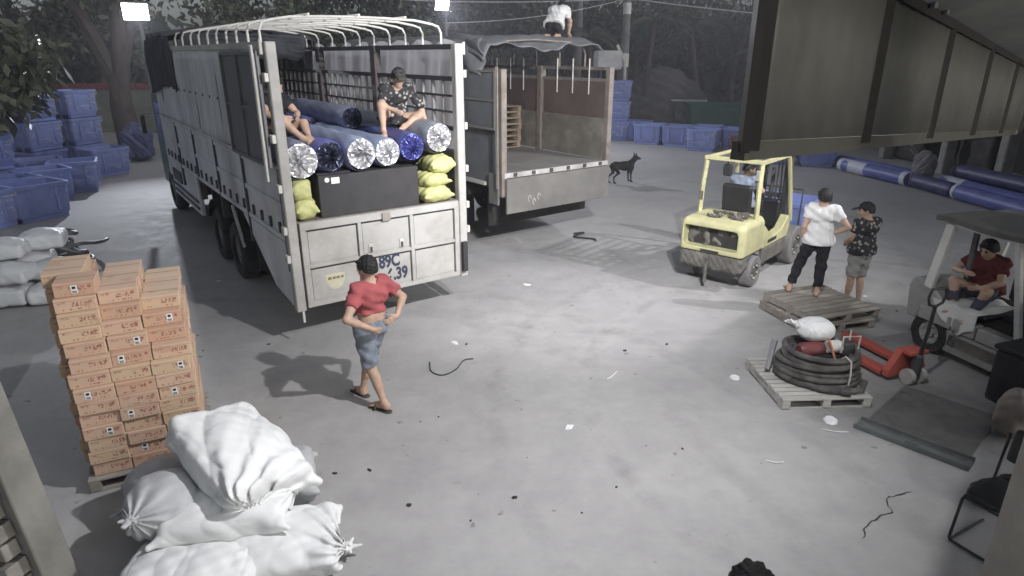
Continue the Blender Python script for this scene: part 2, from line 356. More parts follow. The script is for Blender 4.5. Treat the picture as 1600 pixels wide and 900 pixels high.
# ------------------------------------------------------------------ canopy at the upper right: framed fascia of sheet panels, sloping soffit
CN = [Vector(p)*1.0 for p in ((.90, 2.45, 3.36), (6.66, 8.62, 2.745))]       # bottom edge, near and far end
def canopy_at(k, z=None):
    p = CN[0].lerp(CN[1], k); return Vector((p.x, p.y, p.z if z is None else z))
def canopy_top(k): return 4.10+(3.51-4.10)*k
can = thing('canopy', 'dark sheet metal canopy edge hanging in at the upper right', 'canopy', (0, 0, 0))
PAN = mat('canopy_sheet', (.16, .16, .145), .55, .1, .22, 1.4, dirt=.55, dirtcol=(.27, .275, .25), dscale=1.1)
PANF = mat('canopy_frame', (.045, .042, .038), .6, .2, dirt=.3)
kk = [0.0, .172, .36, .57, .79, 1.0]
nrm = Vector((.73, -.68, 0))
for a, b in zip(kk[:-1], kk[1:]):
    a2, b2 = a+.006, b-.006
    def fn(u, v, a2=a2, b2=b2):
        k = a2+(b2-a2)*u; p = canopy_at(k); z = p.z+.035+(canopy_top(k)-p.z-.05)*v
        return (p.x+nrm.x*.003*math.sin(u*40), p.y+nrm.y*.003*math.sin(u*40), z)
    MB().sheet(fn, 24, 2).build('sheet_panel', PAN, can, thick=.006, smooth=True)
for k in kk:
    p = canopy_at(k); MB().bar(p, (p.x, p.y, canopy_top(k)), .05, .05).build('stud', PANF, can)
p0, p1 = canopy_at(0), canopy_at(1)
MB().bar(p0-Vector((.03, .033, 0)), p1, .055, .07).build('bottom_rail', mat('canopy_rail', (.12, .115, .095), .6), can, loc=(-.02, .02, -.0))
MB().bar((p0.x, p0.y, canopy_top(0)), (p1.x, p1.y, canopy_top(1)), .05, .06).build('top_rail', PANF, can)
MB().bar((p0.x, p0.y, p0.z-.005), (p0.x, p0.y, 4.6), .032, .05).build('end_post', PANF, can, loc=(-.035, -.02, 0))
SOF = mat('soffit_paint', (.42, .44, .40), .7, 0, .12, 2, dirt=.25)
def soff(u, v):
    k = .02+1.0*u; p = canopy_at(k); w = (1.35*v); return (p.x+nrm.x*w, p.y+nrm.y*w, canopy_top(k)+.035+.34*v)
MB().sheet(soff, 6, 3).build('soffit', SOF, can, thick=.03)
# post by the camera (lower right edge) that carries the canopy, and the wall strip beyond it
COLM = mat('post_plaster', (.30, .285, .25), .8, 0, .12, 5, bump=.15, dirt=.3, dirtcol=(.12, .11, .1))
t = thing('post', 'pale plastered post at the lower right corner beside the chair', 'post', (3.16, 3.02, 0), R(-8))
MB().box(-.17, .5, -.22, .22, .42, 5.9).build('shaft', COLM, t, bevel=.015)
MB().box(-.20, .53, -.25, .25, 0, .42).build('plinth', mat('plinth_brown', (.13, .095, .085), .8, dirt=.4), t, bevel=.012)
t = thing('wall_end', 'pale plastered wall end hanging beyond the far canopy corner', 'wall', (7.15, 8.75, 0), R(-35))
MB().box(0, 1.6, 0, .16, 2.42, 4.2).build('plaster_face', COLM, t, bevel=.01)
MB().box(.1, 1.6, .03, .13, 0, 2.42).build('filler_panel', mat('filler_dark', (.03, .03, .032), .6), t)  # near-black panel filling the space below the plaster face

# ------------------------------------------------------------------ shared truck pieces
WHT = mat('truck_white', (.40, .395, .38), .55, 0, .10, 1.5, dirt=.55, dirtcol=(.20, .175, .14), dscale=1.6)
GRY = mat('truck_grey_sheet', (.66, .665, .67), .55, .1, .12, 1.3, dirt=.5, dirtcol=(.17, .16, .15), dscale=1.2, stretch=(1, 1, .35))
DGR = mat('truck_dark_steel', (.075, .075, .08), .55, .3, .25, 3, dirt=.4)
DOORG = mat('truck_door_grey', (.155, .16, .165), .55, .2, .12, 2, dirt=.3, dirtcol=(.09, .085, .08))
RUB = mat('rubber', (.022, .022, .024), .85, 0, .3, 6, bump=.15, dirt=.5, dirtcol=(.10, .095, .085))
RIM = mat('rim_steel', (.20, .19, .18), .55, .5, .2, 5, dirt=.6, dirtcol=(.07, .055, .04))
CHAS = mat('chassis_black', (.03, .029, .028), .7, .2, .3, 4, dirt=.4, dirtcol=(.09, .08, .065))
PLK = mat('bed_boards', (.20, .165, .13), .85, 0, .25, 3, bump=.2, dirt=.6, dirtcol=(.28, .26, .23), dscale=2.2)
TRP = mat('tarp_white', (.52, .515, .52), .75, 0, .10, 2, dirt=.35, dirtcol=(.25, .23, .21))
_tn = TRP.node_tree.nodes; _tl = TRP.node_tree.links; _tr = _tn.new('ShaderNodeBsdfTranslucent'); _tr.inputs['Color'].default_value = (.66, .65, .68, 1)
_mx = _tn.new('ShaderNodeMixShader'); _mx.inputs[0].default_value = .55; _tl.new(_tn['Principled BSDF'].outputs[0], _mx.inputs[1]); _tl.new(_tr.outputs[0], _mx.inputs[2]); _tl.new(_mx.outputs[0], _tn['Material Output'].inputs['Surface'])
TRPD = mat('tarp_dark', (.055, .058, .066), .8, 0, .3, 2, bump=.2)
LIT = mat('cage_paint_pale', (.55, .54, .50), .5, .1, .12, 5, dirt=.35)
HOOP = mat('hoop_white', (.62, .61, .57), .5, .1, .1, 4, dirt=.25)
INK = mat('ink_navy', (.03, .035, .065), .6, 0, .15, 30)
def truck_wheel(parent, x, y, r, w=.28, name='wheel'):
    M = Matrix.Translation((x, y, r)) @ Matrix.Rotation(R(90), 4, 'Y')
    prof = [(r*.56, -w/2), (r*.90, -w/2), (r, -w*.36), (r, w*.36), (r*.90, w/2), (r*.56, w/2)]
    wh = MB().lathe(prof+[prof[0]], 28, M, cap=False).build(name, RUB, parent, smooth=True)
    MB().lathe([(r*.60, -w*.30), (r*.60, w*.30), (r*.50, w*.34), (r*.26, w*.12), (r*.20, w*.34), (r*.05, w*.36)], 20, M @ Matrix.Scale(-1 if x < 1.2 else 1, 4, (0, 0, 1))).build('rim', RIM, wh, smooth=True)
    return wh

# ------------------------------------------------------------------ loaded white stake truck (rear faces the camera)
TA = R(35.5)
tk = thing('cargo_truck', 'white caged cargo truck loaded with rolls, rear facing the camera', 'truck', (-2.78, 7.83, 0), TA)
Lb, Wd, BZ = 9.0, 2.5, 1.70
for x in (.82, 1.68): MB().box(x-.05, x+.05, .25, 10.6, .72, 1.02).build('chassis_rail', CHAS, tk)
for i in range(10): MB().box(.06, 2.44, .35+i*.94, .43+i*.94, 1.03, 1.45).build('cross_member', CHAS, tk)
for i in range(8):
    x0 = .04+i*.3025; MB().box(x0, x0+.296, .0, Lb, 1.46, BZ).build('floor_plank', PLK, tk, bevel=.006)
for x in (0, 2.5):
    p = MB().box(x-.062, x+.062, -.05, .075, .52, 3.84).build('corner_post', WHT, tk, bevel=.012)
    s = -1 if x == 0 else 1
    for z in (1.25, 1.62, 2.15, 2.75, 3.45):
        MB().box(x+s*.0635, x+s*.11, -.05, .06, z-.05, z+.05).build('hinge', LIT, p, bevel=.006)
    MB().lathe([(.02, 0), (.02, .16)], 8, Matrix.Translation((x+s*.1, 0, 3.7))).build('hinge_pin', LIT, p)
MB().bar((0.03, .42, .5), (0.03, .05, .56), .05).build('stay', LIT, tk)
MB().bar((.02, -.02, .36), (.02, -.02, .53), .03).build('prop_leg', LIT, tk)
# tailgate hanging down below the bed
tg = MB().box(.085, 2.415, -.035, .0, .56, BZ).build('tailgate', WHT, tk)
def strip(x0, x1, z0, z1, d=.03): return MB().box(x0, x1, -.035-d, -.033, z0, z1).build('tailgate_rib', WHT, tg, bevel=.004)
strip(.085, 2.415, 1.60, 1.70); strip(.085, 2.415, .56, .62); strip(.085, .16, .62, 1.60); strip(2.34, 2.415, .62, 1.60)
for x in (.85, 1.62): strip(x, x+.05, .62, 1.60, .026)
for x0, x1 in ((.16, .85), (.90, 1.62), (1.67, 2.34)): strip(x0, x1, 1.09, 1.13, .026)
for (x0, x1) in ((.165, .845), (.905, 1.615), (1.675, 2.335)):
    for (z0, z1) in ((.63, 1.08), (1.14, 1.59)):
        MB().box(x0+.012, x1-.012, -.043, -.034, z0+.012, z1-.02).build('tailgate_panel', WHT, tg, bevel=.004)
SEAM = mat('seam_dark', (.03, .03, .032), .9)
for (x0, x1) in ((.165, .845), (.905, 1.615), (1.675, 2.335)):
    for (z0, z1) in ((.63, 1.08), (1.14, 1.59)):
        MB().box(x0, x1, -.0405, -.0345, z1-.016, z1).build('seam', SEAM, tg); MB().box(x1-.010, x1, -.0405, -.0345, z0, z1-.017).build('seam', SEAM, tg)
for x in (1.02, 1.48):
    h = MB().box(x-.03, x+.03, -.056, -.044, 1.16, 1.28).build('latch_handle', LIT, tg, bevel=.004); MB().box(x-.012, x+.012, -.075, -.057, 1.17, 1.24).build('grip', DGR, h)
MB().box(1.20, 1.32, -.09, -.066, 1.57, 1.69).build('latch_block', mat('latch_rust', (.33, .29, .26), .7, .2, dirt=.5), tg, bevel=.006)
text_mesh('plate_lettering', '89C', .25, INK, tg, (1.12, -.0445, .905), (R(90), 0, 0), .001, .010, .74)
text_mesh('plate_lettering', '6.39', .24, INK, tg, (1.235, -.0445, .705), (R(90), 0, 0), .001, .010, .76)
sh = [(.0, .0), (.05, -.10), (.13, -.135), (.21, -.10), (.26, 0), (.26, .09), (0, .09)]
MB().prism([(x+.36, z+.87) for x, z in sh], -.0455, -.0435).build('emblem', mat('emblem_yellow', (.52, .49, .36), .6, 0, .1, 8, dirt=.3), tg)
for i, (x, z, w_) in enumerate(((.385, .885, .05), (.45, .885, .04), (.50, .885, .045), (.56, .885, .04))): MB().box(x, x+w_, -.0475, -.0457, z, z+.035).build('emblem_mark', mat('emblem_ink', (.16, .15, .07), .7), tg)
MB().box(2.44, 2.52, -.12, -.065, .62, 1.08).build('marker_board', mat('marker_black', (.03, .03, .03), .6), tk, bevel=.005)
# left side: five drop panels with ribs and bolts, skirt, upper sheeting, folded door
ys = [.1, 1.9, 3.7, 5.5, 7.3, 8.98]
for i in range(5):
    y0, y1 = ys[i]+.03, ys[i+1]-.03
    for side, x in ((-1, 0), (1, 2.5)):
        if side == 1 and i > 2: continue
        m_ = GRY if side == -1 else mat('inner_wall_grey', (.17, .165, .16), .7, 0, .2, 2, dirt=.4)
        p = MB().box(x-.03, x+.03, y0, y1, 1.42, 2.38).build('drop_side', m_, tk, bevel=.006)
        if side == -1:
            for z in (1.47, 1.90, 2.33): MB().box(x-.055, x-.031, y0, y1, z-.035, z+.035).build('side_rib', GRY, p, bevel=.004)
            for k in range(4):
                yy = y0+.2+k*.42; MB().box(x-.06, x-.031, yy-.025, yy+.025, 1.52, 1.66).build('side_bolt', DGR, p)
for y in ys: MB().box(-.06, .05, y-.028, y+.028, 1.05, 2.38).build('stake_post', DGR if y < 8 else GRY, tk)
for i in range(8):
    y0 = 1.86+i*.895; d = .010*(i % 2); z1 = 3.76 if y0 < 5.9 else 3.12
    MB().sheet(lambda u, v, y0=y0, d=d, z1=z1: (-.045-d+.010*math.sin(v*5+u*3+y0)+.005*math.sin(u*19+v*7), y0+.889*u, 2.42+(z1-2.42)*v), 16, 8).build('side_sheet', GRY, tk, thick=.012, smooth=True)
for i in range(13):
    y = 2.2+i*.53; MB().lathe([(.022, 0), (.022, .012)], 8, Matrix.Translation((-.07, y, 3.08)) @ Matrix.Rotation(R(-90), 4, 'Y')).build('sheet_bolt', DGR, tk)
MB().box(-.07, .05, .08, Lb, 3.765, 3.84).build('top_rail', LIT, tk); MB().box(-.075, .04, .08, Lb, 2.385, 2.415).build('mid_rail', GRY, tk)
MB().box(-.02, .06, 6.0, 9.0, .62, 1.40).build('skirt_panel', GRY, tk, bevel=.01)
for z in (.72, .86): MB().box(-.05, -.022, 6.1, 8.9, z, z+.05).build('guard_rail', DGR, tk)
MB().box(-.045, -.021, 7.7, 8.7, 1.0, 1.25).build('tool_box_slot', DGR, tk)
MB().prism([(.1, 1.41), (2.3, 1.41), (.9, .62), (.1, .55)], -.02, .04, Matrix.Rotation(R(90), 4, 'Z') @ Matrix.Scale(1, 4)).build('rear_gusset', GRY, tk)
MB().bar((-.03, 3.05, 1.38), (-.03, 2.6, .78), .04).build('flap_stay', LIT, tk); MB().box(-.02, .55, 2.62, 2.64, .35, 1.02).build('mud_flap', RUB, tk)
dr = MB().box(-.155, -.115, .05, 1.78, 2.40, 3.74).build('rear_door', DOORG, tk, bevel=.006)
for y0, y1 in ((.07, .12), (.90, .945), (1.71, 1.76)): MB().box(-.185, -.156, y0, y1, 2.42, 3.72).build('door_rib', DOORG, dr, bevel=.004)
for z in (2.41, 3.05, 3.69): MB().box(-.182, -.156, .125, .895, z, z+.045).build('door_rib', DOORG, dr, bevel=.004); MB().box(-.182, -.156, .95, 1.705, z, z+.045).build('door_rib', DOORG, dr, bevel=.004)
for y in (.0, -.05):
    MB().tube([(-.2, y+.06, 2.25), (-.2, y+.06, 3.8)], .014, 6).build('lock_rod', LIT, dr)
# right side seen from inside: rails, stakes, bars, tarp sheet outside
for z, hh in ((3.80, .07), (3.38, .06), (2.70, .05)): MB().box(2.455, 2.535, .08, Lb, z-hh/2, z+hh/2).build('cage_rail', DGR, tk)
for z in (3.15, 2.93): MB().box(2.47, 2.50, .08, Lb, z-.015, z+.015).build('cage_wire_rail', DGR, tk)
for y in (2.65, 5.30, 7.95): MB().box(2.42, 2.54, y-.09, y+.09, BZ, 3.84).build('cage_stake', mat('stake_dark', (.10, .085, .085), .6, .2, dirt=.4), tk, bevel=.008)
bar0 = MB().box(-.022, .022, -.022, .022, 2.40, 3.36).build('cage_bar', LIT, tk, loc=(2.50, .42, 0))
for i in range(1, 28):
    y = .42+i*.30
    if min(abs(y-q) for q in (2.65, 5.30, 7.95)) > .12 and y < 8.8: inst(bar0, (2.50, y, 0), parent=tk)
def tarpR(u, v):
    y = .1+8.8*u; z = 2.38+(1.43+.10*abs(math.sin(u*38)))*v
    return (2.585+.035*math.sin(u*66+2*v)+.02*math.sin(u*151+5*v), y, z)
MB().sheet(tarpR, 220, 10).build('side_tarp', TRP, tk, smooth=True)
# hoops
for i, y in enumerate((.40, .94, 1.5, 2.05, 2.65, 3.25, 3.9, 4.55, 5.3, 6.0)):
    pts = [(.02, y, 3.8), (.02, y, 3.98), (.06, y, 4.06), (.16, y, 4.09)]+[(.4+.42*k, y, 4.11+.04*math.sin(math.pi*(.4+.42*k)/2.5)) for k in range(5)]+[(2.34, y, 4.09), (2.44, y, 4.06), (2.48, y, 3.98), (2.48, y, 3.8)]
    MB().tube(pts, .0165, 8).build('cage_hoop', HOOP, tk, smooth=True)
for x, z in ((.6, 4.162), (1.25, 4.172), (1.9, 4.162)): MB().tube([(x, .3, z), (x, 6.2, z)], .013, 6).build('ridge_rod', HOOP, tk, smooth=True)
# bunched dark tarpaulin at the front of the cage
def tarpF(u, v):
    a = v*3.5; y = 6.0+3.0*u+.12*math.sin(9*v); ru = .06*math.sin(u*23+v*7)+.04*math.sin(u*51+v*13)
    if v < .3: x = -.11+ru*.5; z = 3.02+v/.3*.95+ru*.3+.12*math.sin(u*5)
    elif v < .7: x = -.11+(v-.3)/.4*2.75; z = 4.02+.16*math.sin((v-.3)/.4*math.pi)+ru
    else: x = 2.64+ru*.5; z = 4.0-(v-.7)/.3*1.2+ru*.3
    return (x, y, z)
MB().sheet(tarpF, 40, 40).build('roof_tarp', TRPD, tk, thick=.01, smooth=True)
def tarpH(u, v): return (.1+2.3*u, 5.9+.06*math.sin(u*21+v*4), 3.6+.5*v+.03*math.sin(u*33))
MB().sheet(tarpH, 40, 4).build('tarp_flap', TRPD, tk, thick=.01, smooth=True)
MB().box(.02, 2.48, Lb-.06, Lb, BZ, 3.8).build('front_wall', mat('front_wall_dark', (.10, .10, .105), .6, .1, dirt=.3), tk)
MB().box(.1, 2.4, 2.3, 2.36, .42, 1.44).build('underbody_shade_board', CHAS, tk)  # black board added to darken the space under the bed like deep shade
# running gear and cab
for y in (3.45, 4.80):
    for x in (.16, .50, 2.0, 2.34): truck_wheel(tk, x, y, .50)
    MB().tube([(.2, y, .5), (2.3, y, .5)], .09, 10).build('axle', CHAS, tk)
    for s_, x in ((1, .3), (-1, 2.2)):
        pts = [(x, y+.62*math.cos(a), .5+.62*math.sin(a)) for a in [R(q) for q in range(20, 161, 20)]]
        fs = MB().sheet(lambda u, v, y=y, x=x: (x-.3+.6*v, y+.66*math.cos(R(20+140*u)), .5+.66*math.sin(R(20+140*u))), 10, 1); fs.build('wheel_guard', CHAS, tk, thick=.01)
for x in (.2, 2.3): truck_wheel(tk, x, 10.0, .50)
cb = MB().prism([(9.2, .55), (11.15, .55), (11.25, 1.5), (11.0, 2.75), (10.7, 2.92), (9.2, 2.92)], .08, 2.42, Matrix(((0, 1, 0, 0), (1, 0, 0, 0), (0, 0, 1, 0), (0, 0, 0, 1)))).build('cab', mat('cab_paint', (.10, .16, .10), .4, .1, dirt=.3), tk, bevel=.04)
MB().box(.06, .079, 9.75, 10.7, 1.75, 2.6).build('cab_window', mat('glass_dark', (.02, .022, .025), .1, 0), cb)
MB().box(.5, 2.0, 9.5, 10.5, 2.93, 3.2).build('cab_fairing', mat('cab_paint', 0), cb, bevel=.05)
MB().tube([(.0, 10.9, 2.3), (-.2, 11.0, 2.3), (-.2, 11.0, 1.8)], .012, 6).build('mirror_arm', CHAS, tk); MB().box(-.26, -.16, 11.0, 11.03, 1.8, 2.25).build('mirror', CHAS, tk, bevel=.01)

# ------------------------------------------------------------------ cargo in the loaded truck
def frame(o, a):
    c, s = math.cos(a), math.sin(a); return lambda x, y, z: Vector((o[0]+x*c-y*s, o[1]+x*s+y*c, z))
T1 = frame((-2.78, 7.83), TA)
FOIL = mat('foil_silver', (.72, .72, .74), .28, .75, .25, 14, bump=.5, bscale=26)
FOILN = mat('foil_navy', (.055, .06, .10), .25, .55, .5, 12, bump=.6, bscale=30)
FOILB = mat('foil_blue', (.10, .11, .34), .25, .6, .4, 12, bump=.6, bscale=30)
RCOL = {'slate': (.20, .22, .31), 'blue': (.13, .14, .40), 'pale': (.29, .34, .49), 'navy': (.08, .085, .24), 'grey': (.22, .24, .28)}
def roll(loc, length, r, colour, foil, label, rz=TA, group='wrapped rolls in the loaded truck'):
    t = thing('wrapped_roll', label, 'roll', loc, rz, group)
    n, m = 56, 40; ph = random.uniform(0, 6)
    def body(u, v):
        a = 2*math.pi*u; y = length*v; q = r*(1+.025*math.sin(3*a+ph+4*v)+.022*math.sin(23*v+ph)*math.sin(a*2+ph)+.012*math.sin(9*a+31*v+ph)); q *= 1-.10*max(0, .03-v)/.03-.2*max(0, v-.97)/.03
        return (q*math.cos(a), y, q*math.sin(a)-.10*r*max(0, -math.sin(a)))
    MB().sheet(body, n, m).build('wrap', mat('wrap_'+colour, RCOL[colour], .42, 0, .25, 2.5, bump=.35, bscale=9), t, smooth=True)
    vs = []; fs = []; N = 44; rings = [1.0, .93, .8, .6, .4, .2, .07]
    pl = [random.uniform(-1, 1) for _ in range(N)]; ccx, ccz = random.uniform(-.18, .18)*r, random.uniform(-.18, .18)*r
    for j, q in enumerate(rings):
        for i in range(N):
            a = 2*math.pi*i/N+.06*pl[i]*(1-q)*3; amp = .022*min(1, (1-q)*4)*min(1, q*3+.3)
            rq = .9*r*q*(1+.05*random.uniform(-1, 1)*(q < .95)); vs.append((rq*math.cos(a)+ccx*(1-q), -.006-.030*(1-q)*(q > .15)+amp*1.5*pl[(i*3+j*7) % N]+amp*pl[i], rq*math.sin(a)+ccz*(1-q)))
    for j in range(len(rings)-1):
        for i in range(N):
            fs.append((j*N+i, j*N+(i+1) % N, (j+1)*N+(i+1) % N, (j+1)*N+i))
    fs.append(tuple((len(rings)-1)*N+i for i in range(N)))
    for y0, flip in ((0, 1), (length, -1)):
        MB().add([(v[0], y0+v[1]*flip, v[2]) for v in vs], fs).build('end_wrap', foil, t)
    return t
roll(T1(.22, .02, 2.46), 3.0, .235, 'slate', FOIL, 'slate roll with crumpled silver end beside the left corner post')
roll(T1(.61, .06, 2.475), 3.0, .205, 'blue', FOILN, 'blue roll with dark navy foil end, second from the left post')
roll(T1(1.01, .00, 2.485), 2.6, .215, 'pale', FOIL, 'pale blue roll with round white pleated end above the black crate')
roll(T1(1.40, .05, 2.47), 2.6, .195, 'pale', FOIL, 'pale blue roll with creased silver end left of the blue foil one')
roll(T1(1.79, .10, 2.505), 2.8, .20, 'navy', FOILB, 'navy roll with bright blue foil end near the right post')
roll(T1(2.21, .08, 2.60), 2.8, .215, 'grey', FOIL, 'grey roll with large silver end beside the right corner post')
roll(T1(.75, 2.75, 2.50), 2.8, .22, 'navy', FOILN, 'navy roll lying deeper in the bed behind the sitting men')
roll(T1(1.25, 2.7, 2.52), 2.8, .22, 'blue', FOILN, 'blue roll deeper in the truck bed behind the middle rolls')
roll(T1(1.95, 2.9, 2.56), 2.6, .26, 'grey', FOIL, 'grey roll deeper in the bed beside the caged side')
roll(T1(1.55, 1.55, 2.80), 2.4, .17, 'slate', FOILN, 'slate roll lying on top of the others behind the seated man')
roll(T1(.55, 1.9, 2.82), 2.4, .16, 'blue', FOILN, 'blue roll lying on top beside the man in the left corner')
bx = thing('crate', 'wide black crate with two white stickers at the tail of the truck', 'crate', T1(.42, .05, BZ+.001), TA)
MB().box(0, 1.42, .0, 1.6, .0, .545).build('shell', mat('crate_black', (.034, .033, .036), .65, 0, .2, 6, dirt=.3, dirtcol=(.06, .055, .05)), bx, bevel=.008)
STK = mat('sticker_white', (.75, .75, .73), .6, 0, .05, 20)
MB().box(.17, .28, -.004, -.001, .43, .51).build('sticker', STK, bx); MB().lathe([(.032, 0), (.032, .003)], 14, Matrix.Translation((.115, -.001, .485)) @ Matrix.Rotation(R(90), 4, 'X')).build('sticker', STK, bx)
MB().box(.0, .45, .02, 1.6, .549, .57).build('crate_lid', mat('crate_black', 0), bx, bevel=.004)
und = thing('pallet_crate', 'dark low crate under the rolls behind the black one', 'crate', T1(.45, 1.75, BZ+.001), TA); MB().box(0, 1.9, 0, 4.2, 0, .55).build('shell', mat('crate_dark2', (.05, .048, .05), .7), und, bevel=.01)
# soft sacks by distance fields
def sack(name, label, cat, loc, rz, size, material, group=None, tilt=(0, 0), seed=0, h=.016, wr=.010, tie=None, ears=True, sag=.0, freq=1.0, boxy=0.0, crease=0.0):
    t = thing(name, label, cat, loc, rz, group); rs = random.Random(seed)
    hx, hy, hz = [q/2 for q in size]; s = SDF(.05)
    M = Matrix.Rotation(R(tilt[0]), 3, 'X') @ Matrix.Rotation(R(tilt[1]), 3, 'Y')
    f = lambda p: M @ Vector(p)
    s.ell(f((0, 0, 0)), (hx*(1.02-.1*boxy), hy*(1.05-.1*boxy), hz*1.0), M); s.rbox(f((0, 0, -hz*.1*boxy)), (hx*(.92+.06*boxy), hy*(.92+.06*boxy), hz*(.72-.08*boxy)), min(hz*.70, hx*.45, hy*.45)*(1-.45*boxy), M, k=.08)
    if ears:
        for ex in (-1, 1):
            for ey in (-1, 1):
                if rs.random() < .8: s.cap(f((ex*hx*.75, ey*hy*.78, 0)), f((ex*hx*(1.0+.1*rs.random()), ey*hy*(1.0+.1*rs.random()), -.2*hz)), hz*.30, hz*.10, k=.06)
    if tie:
        a = f(tie); s.cap(f(Vector(tie)*.72), a, min(hz, hx)*.45, .028, k=.07)
    ph = [rs.uniform(0, 6) for _ in range(8)]; q = freq
    def nz(X, Y, Z):
        w = np.sin(X*17*q+ph[0]+3*np.sin(Y*7*q+ph[1]))*np.sin(Z*15*q+Y*9*q+ph[2])+.6*np.sin((X+Y)*33*q+ph[3]+2*np.sin(Z*19*q))+.45*np.sin((Y-X*.6+Z)*47*q+ph[4])
        if crease:
            cr = lambda a: 1-2*np.sqrt(np.abs(np.sin(a)))
            w = w*.45+crease*(1.1*cr(X*6.5*q+Y*4.2*q+ph[6]+1.5*np.sin(Y*3.1*q+Z*4+ph[1]))+.8*cr(Y*7.5*q-X*3.4*q+Z*5+ph[7]+1.3*np.sin(X*4.3*q))+.5*cr((X+Z)*13*q-Y*9*q+ph[4]+np.sin(Y*8)))
        if tie:
            d = np.array(f(tie)); ang = np.arctan2(Z-d[2]+(Y-d[1])*.5, X-d[0]+(Y-d[1])*.4); rad = np.sqrt((X-d[0])**2+(Y-d[1])**2+(Z-d[2])**2)
            w = w*.6+2.2*np.sin(ang*15+ph[5])*np.exp(-rad/(.8*max(hx, hy)))
        return wr*w+sag*np.maximum(0, X*0)
    s.noise = nz
    o = mobj('cloth', s.mesh(name, h), material, t)
    if tie:
        a = f(tie); d = a.normalized(); k = SDF(.012)
        for i in range(6):
            v = Vector((rs.uniform(-1, 1), rs.uniform(-1, 1), rs.uniform(-.4, 1)))*.055; k.cap(a, a+d*.075+v, .022, .012)
        mobj('tied_neck', k.mesh('neck', .009), material, t)
        MB().tube([a+Matrix.Rotation(2*math.pi*i/10, 3, d) @ (d.orthogonal()*.033) for i in range(10)], .006, 5, closed=True).build('tie_string', mat('string', (.6, .58, .5), .8), t)
    return t
YEL = mat('sack_yellow', (.50, .50, .22), .6, 0, .14, 5, bump=.25, bscale=18, dirt=.3, dirtcol=(.4, .42, .2))
sack('yellow_sack', 'yellow sack at the top right under the silver roll', 'sack', T1(2.22, .22, 2.225), TA, (.36, .5, .27), YEL, 'yellow sacks in the truck', seed=1)
sack('yellow_sack', 'yellow sack in the middle of the right hand pile', 'sack', T1(2.10, .18, 2.02), TA, (.40, .46, .21), YEL, 'yellow sacks in the truck', seed=2)
sack('yellow_sack', 'yellow sack at the bottom of the right hand pile', 'sack', T1(2.10, .16, 1.83), TA, (.42, .46, .26), YEL, 'yellow sacks in the truck', seed=3)
sack('yellow_sack', 'upper yellow sack squeezed behind the left corner post', 'sack', T1(.20, .18, 2.09), TA, (.24, .4, .30), YEL, 'yellow sacks in the truck', seed=4)
sack('yellow_sack', 'lower yellow sack squeezed behind the left corner post', 'sack', T1(.22, .17, 1.85), TA, (.26, .4, .31), YEL, 'yellow sacks in the truck', seed=5)

# ------------------------------------------------------------------ empty brown truck behind
T2A = R(37); T2 = frame((-.16, 11.88), T2A); W2, L2_ = 2.68, 7.4
t2 = thing('cargo_truck', 'empty brown stake truck with tailgate down and grey tarp on top', 'truck', (-.16, 11.88, 0), T2A)
BRN = mat('sheet_brown', (.105, .075, .068), .65, .1, .2, 1.8, dirt=.5, dirtcol=(.16, .13, .11), dscale=1.5)
OLV = mat('sheet_olive', (.155, .145, .12), .7, .1, .2, 2, dirt=.7, dirtcol=(.30, .28, .24), dscale=2.4)
STL = mat('stake_worn', (.20, .17, .15), .6, .2, .25, 5, dirt=.6, dirtcol=(.34, .31, .28), dscale=4)
GAT = mat('gate_worn_grey', (.175, .17, .16), .7, .1, .18, 1.6, dirt=.65, dirtcol=(.13, .125, .115), dscale=1.8)
DSD = mat('side_dark_grey', (.13, .135, .14), .6, .1, .18, 2, dirt=.4)
for x in (.9, 1.78): MB().box(x-.05, x+.05, .25, 9.2, .72, 1.0).build('chassis_rail', CHAS, t2)
for i in range(8): MB().box(.06, W2-.06, .35+i*.94, .43+i*.94, 1.01, 1.44).build('cross_member', CHAS, t2)
for i in range(9):
    x0 = .03+i*.2915; MB().box(x0, x0+.2865, 0, L2_, 1.45, 1.62).build('floor_plank', mat('floor_steel', (.23, .22, .21), .6, .15, .2, 1.5, dirt=.6, dirtcol=(.33, .32, .30), dscale=1.2), t2, bevel=.004)
MB().box(.0, W2, -.05, -.002, 1.53, 1.625).build('bed_edge', mat('edge_pale', (.45, .44, .42), .6, .1, dirt=.5), t2, bevel=.008)
for i in range(6): MB().box(.2+i*.44, .28+i*.44, -.065, -.051, 1.55, 1.62).build('gate_hinge', DGR, t2)
tg2 = MB().box(.01, W2-.01, -.10, -.052, .86, 1.525).build('tailgate', GAT, t2, bevel=.008)
for x, z in ((.55, 1.1), (.78, 1.12), (.66, 1.03)): MB().tube([(x+.035*math.cos(a), -.104, z+.06*math.sin(a)) for a in [R(30*q) for q in range(10)]], .008, 5).build('chalk_loop', LIT, tg2)
for x in (0.0, W2):
    MB().box(x-.06, x+.06, -.04, .09, 1.18 if x == 0 else 1.3, 3.46).build('corner_post', STL, t2, bevel=.01)
for y in (2.15, 4.4, 6.6):
    for x in (.03, W2-.03): MB().box(x-.07, x+.07, y-.08, y+.08, 1.62, 3.46).build('stake_post', STL, t2, bevel=.01)
for i, (y0, y1) in enumerate(((.1, 2.06), (2.24, 4.31), (4.49, 6.51))):
    MB().box(W2-.06, W2-.01, y0, y1, 1.63, 2.47).build('lower_panel', OLV, t2, bevel=.006)
    MB().box(W2-.03, W2+.005, y0, y1, 2.475, 3.19).build('upper_panel', BRN, t2, bevel=.004)
    MB().box(-.01, .04, y0, y1, 1.30, 2.42).build('drop_side', DSD, t2, bevel=.006); MB().box(-.005, .03, y0, y1, 2.43, 3.30).build('side_sheet', DSD, t2, bevel=.004)
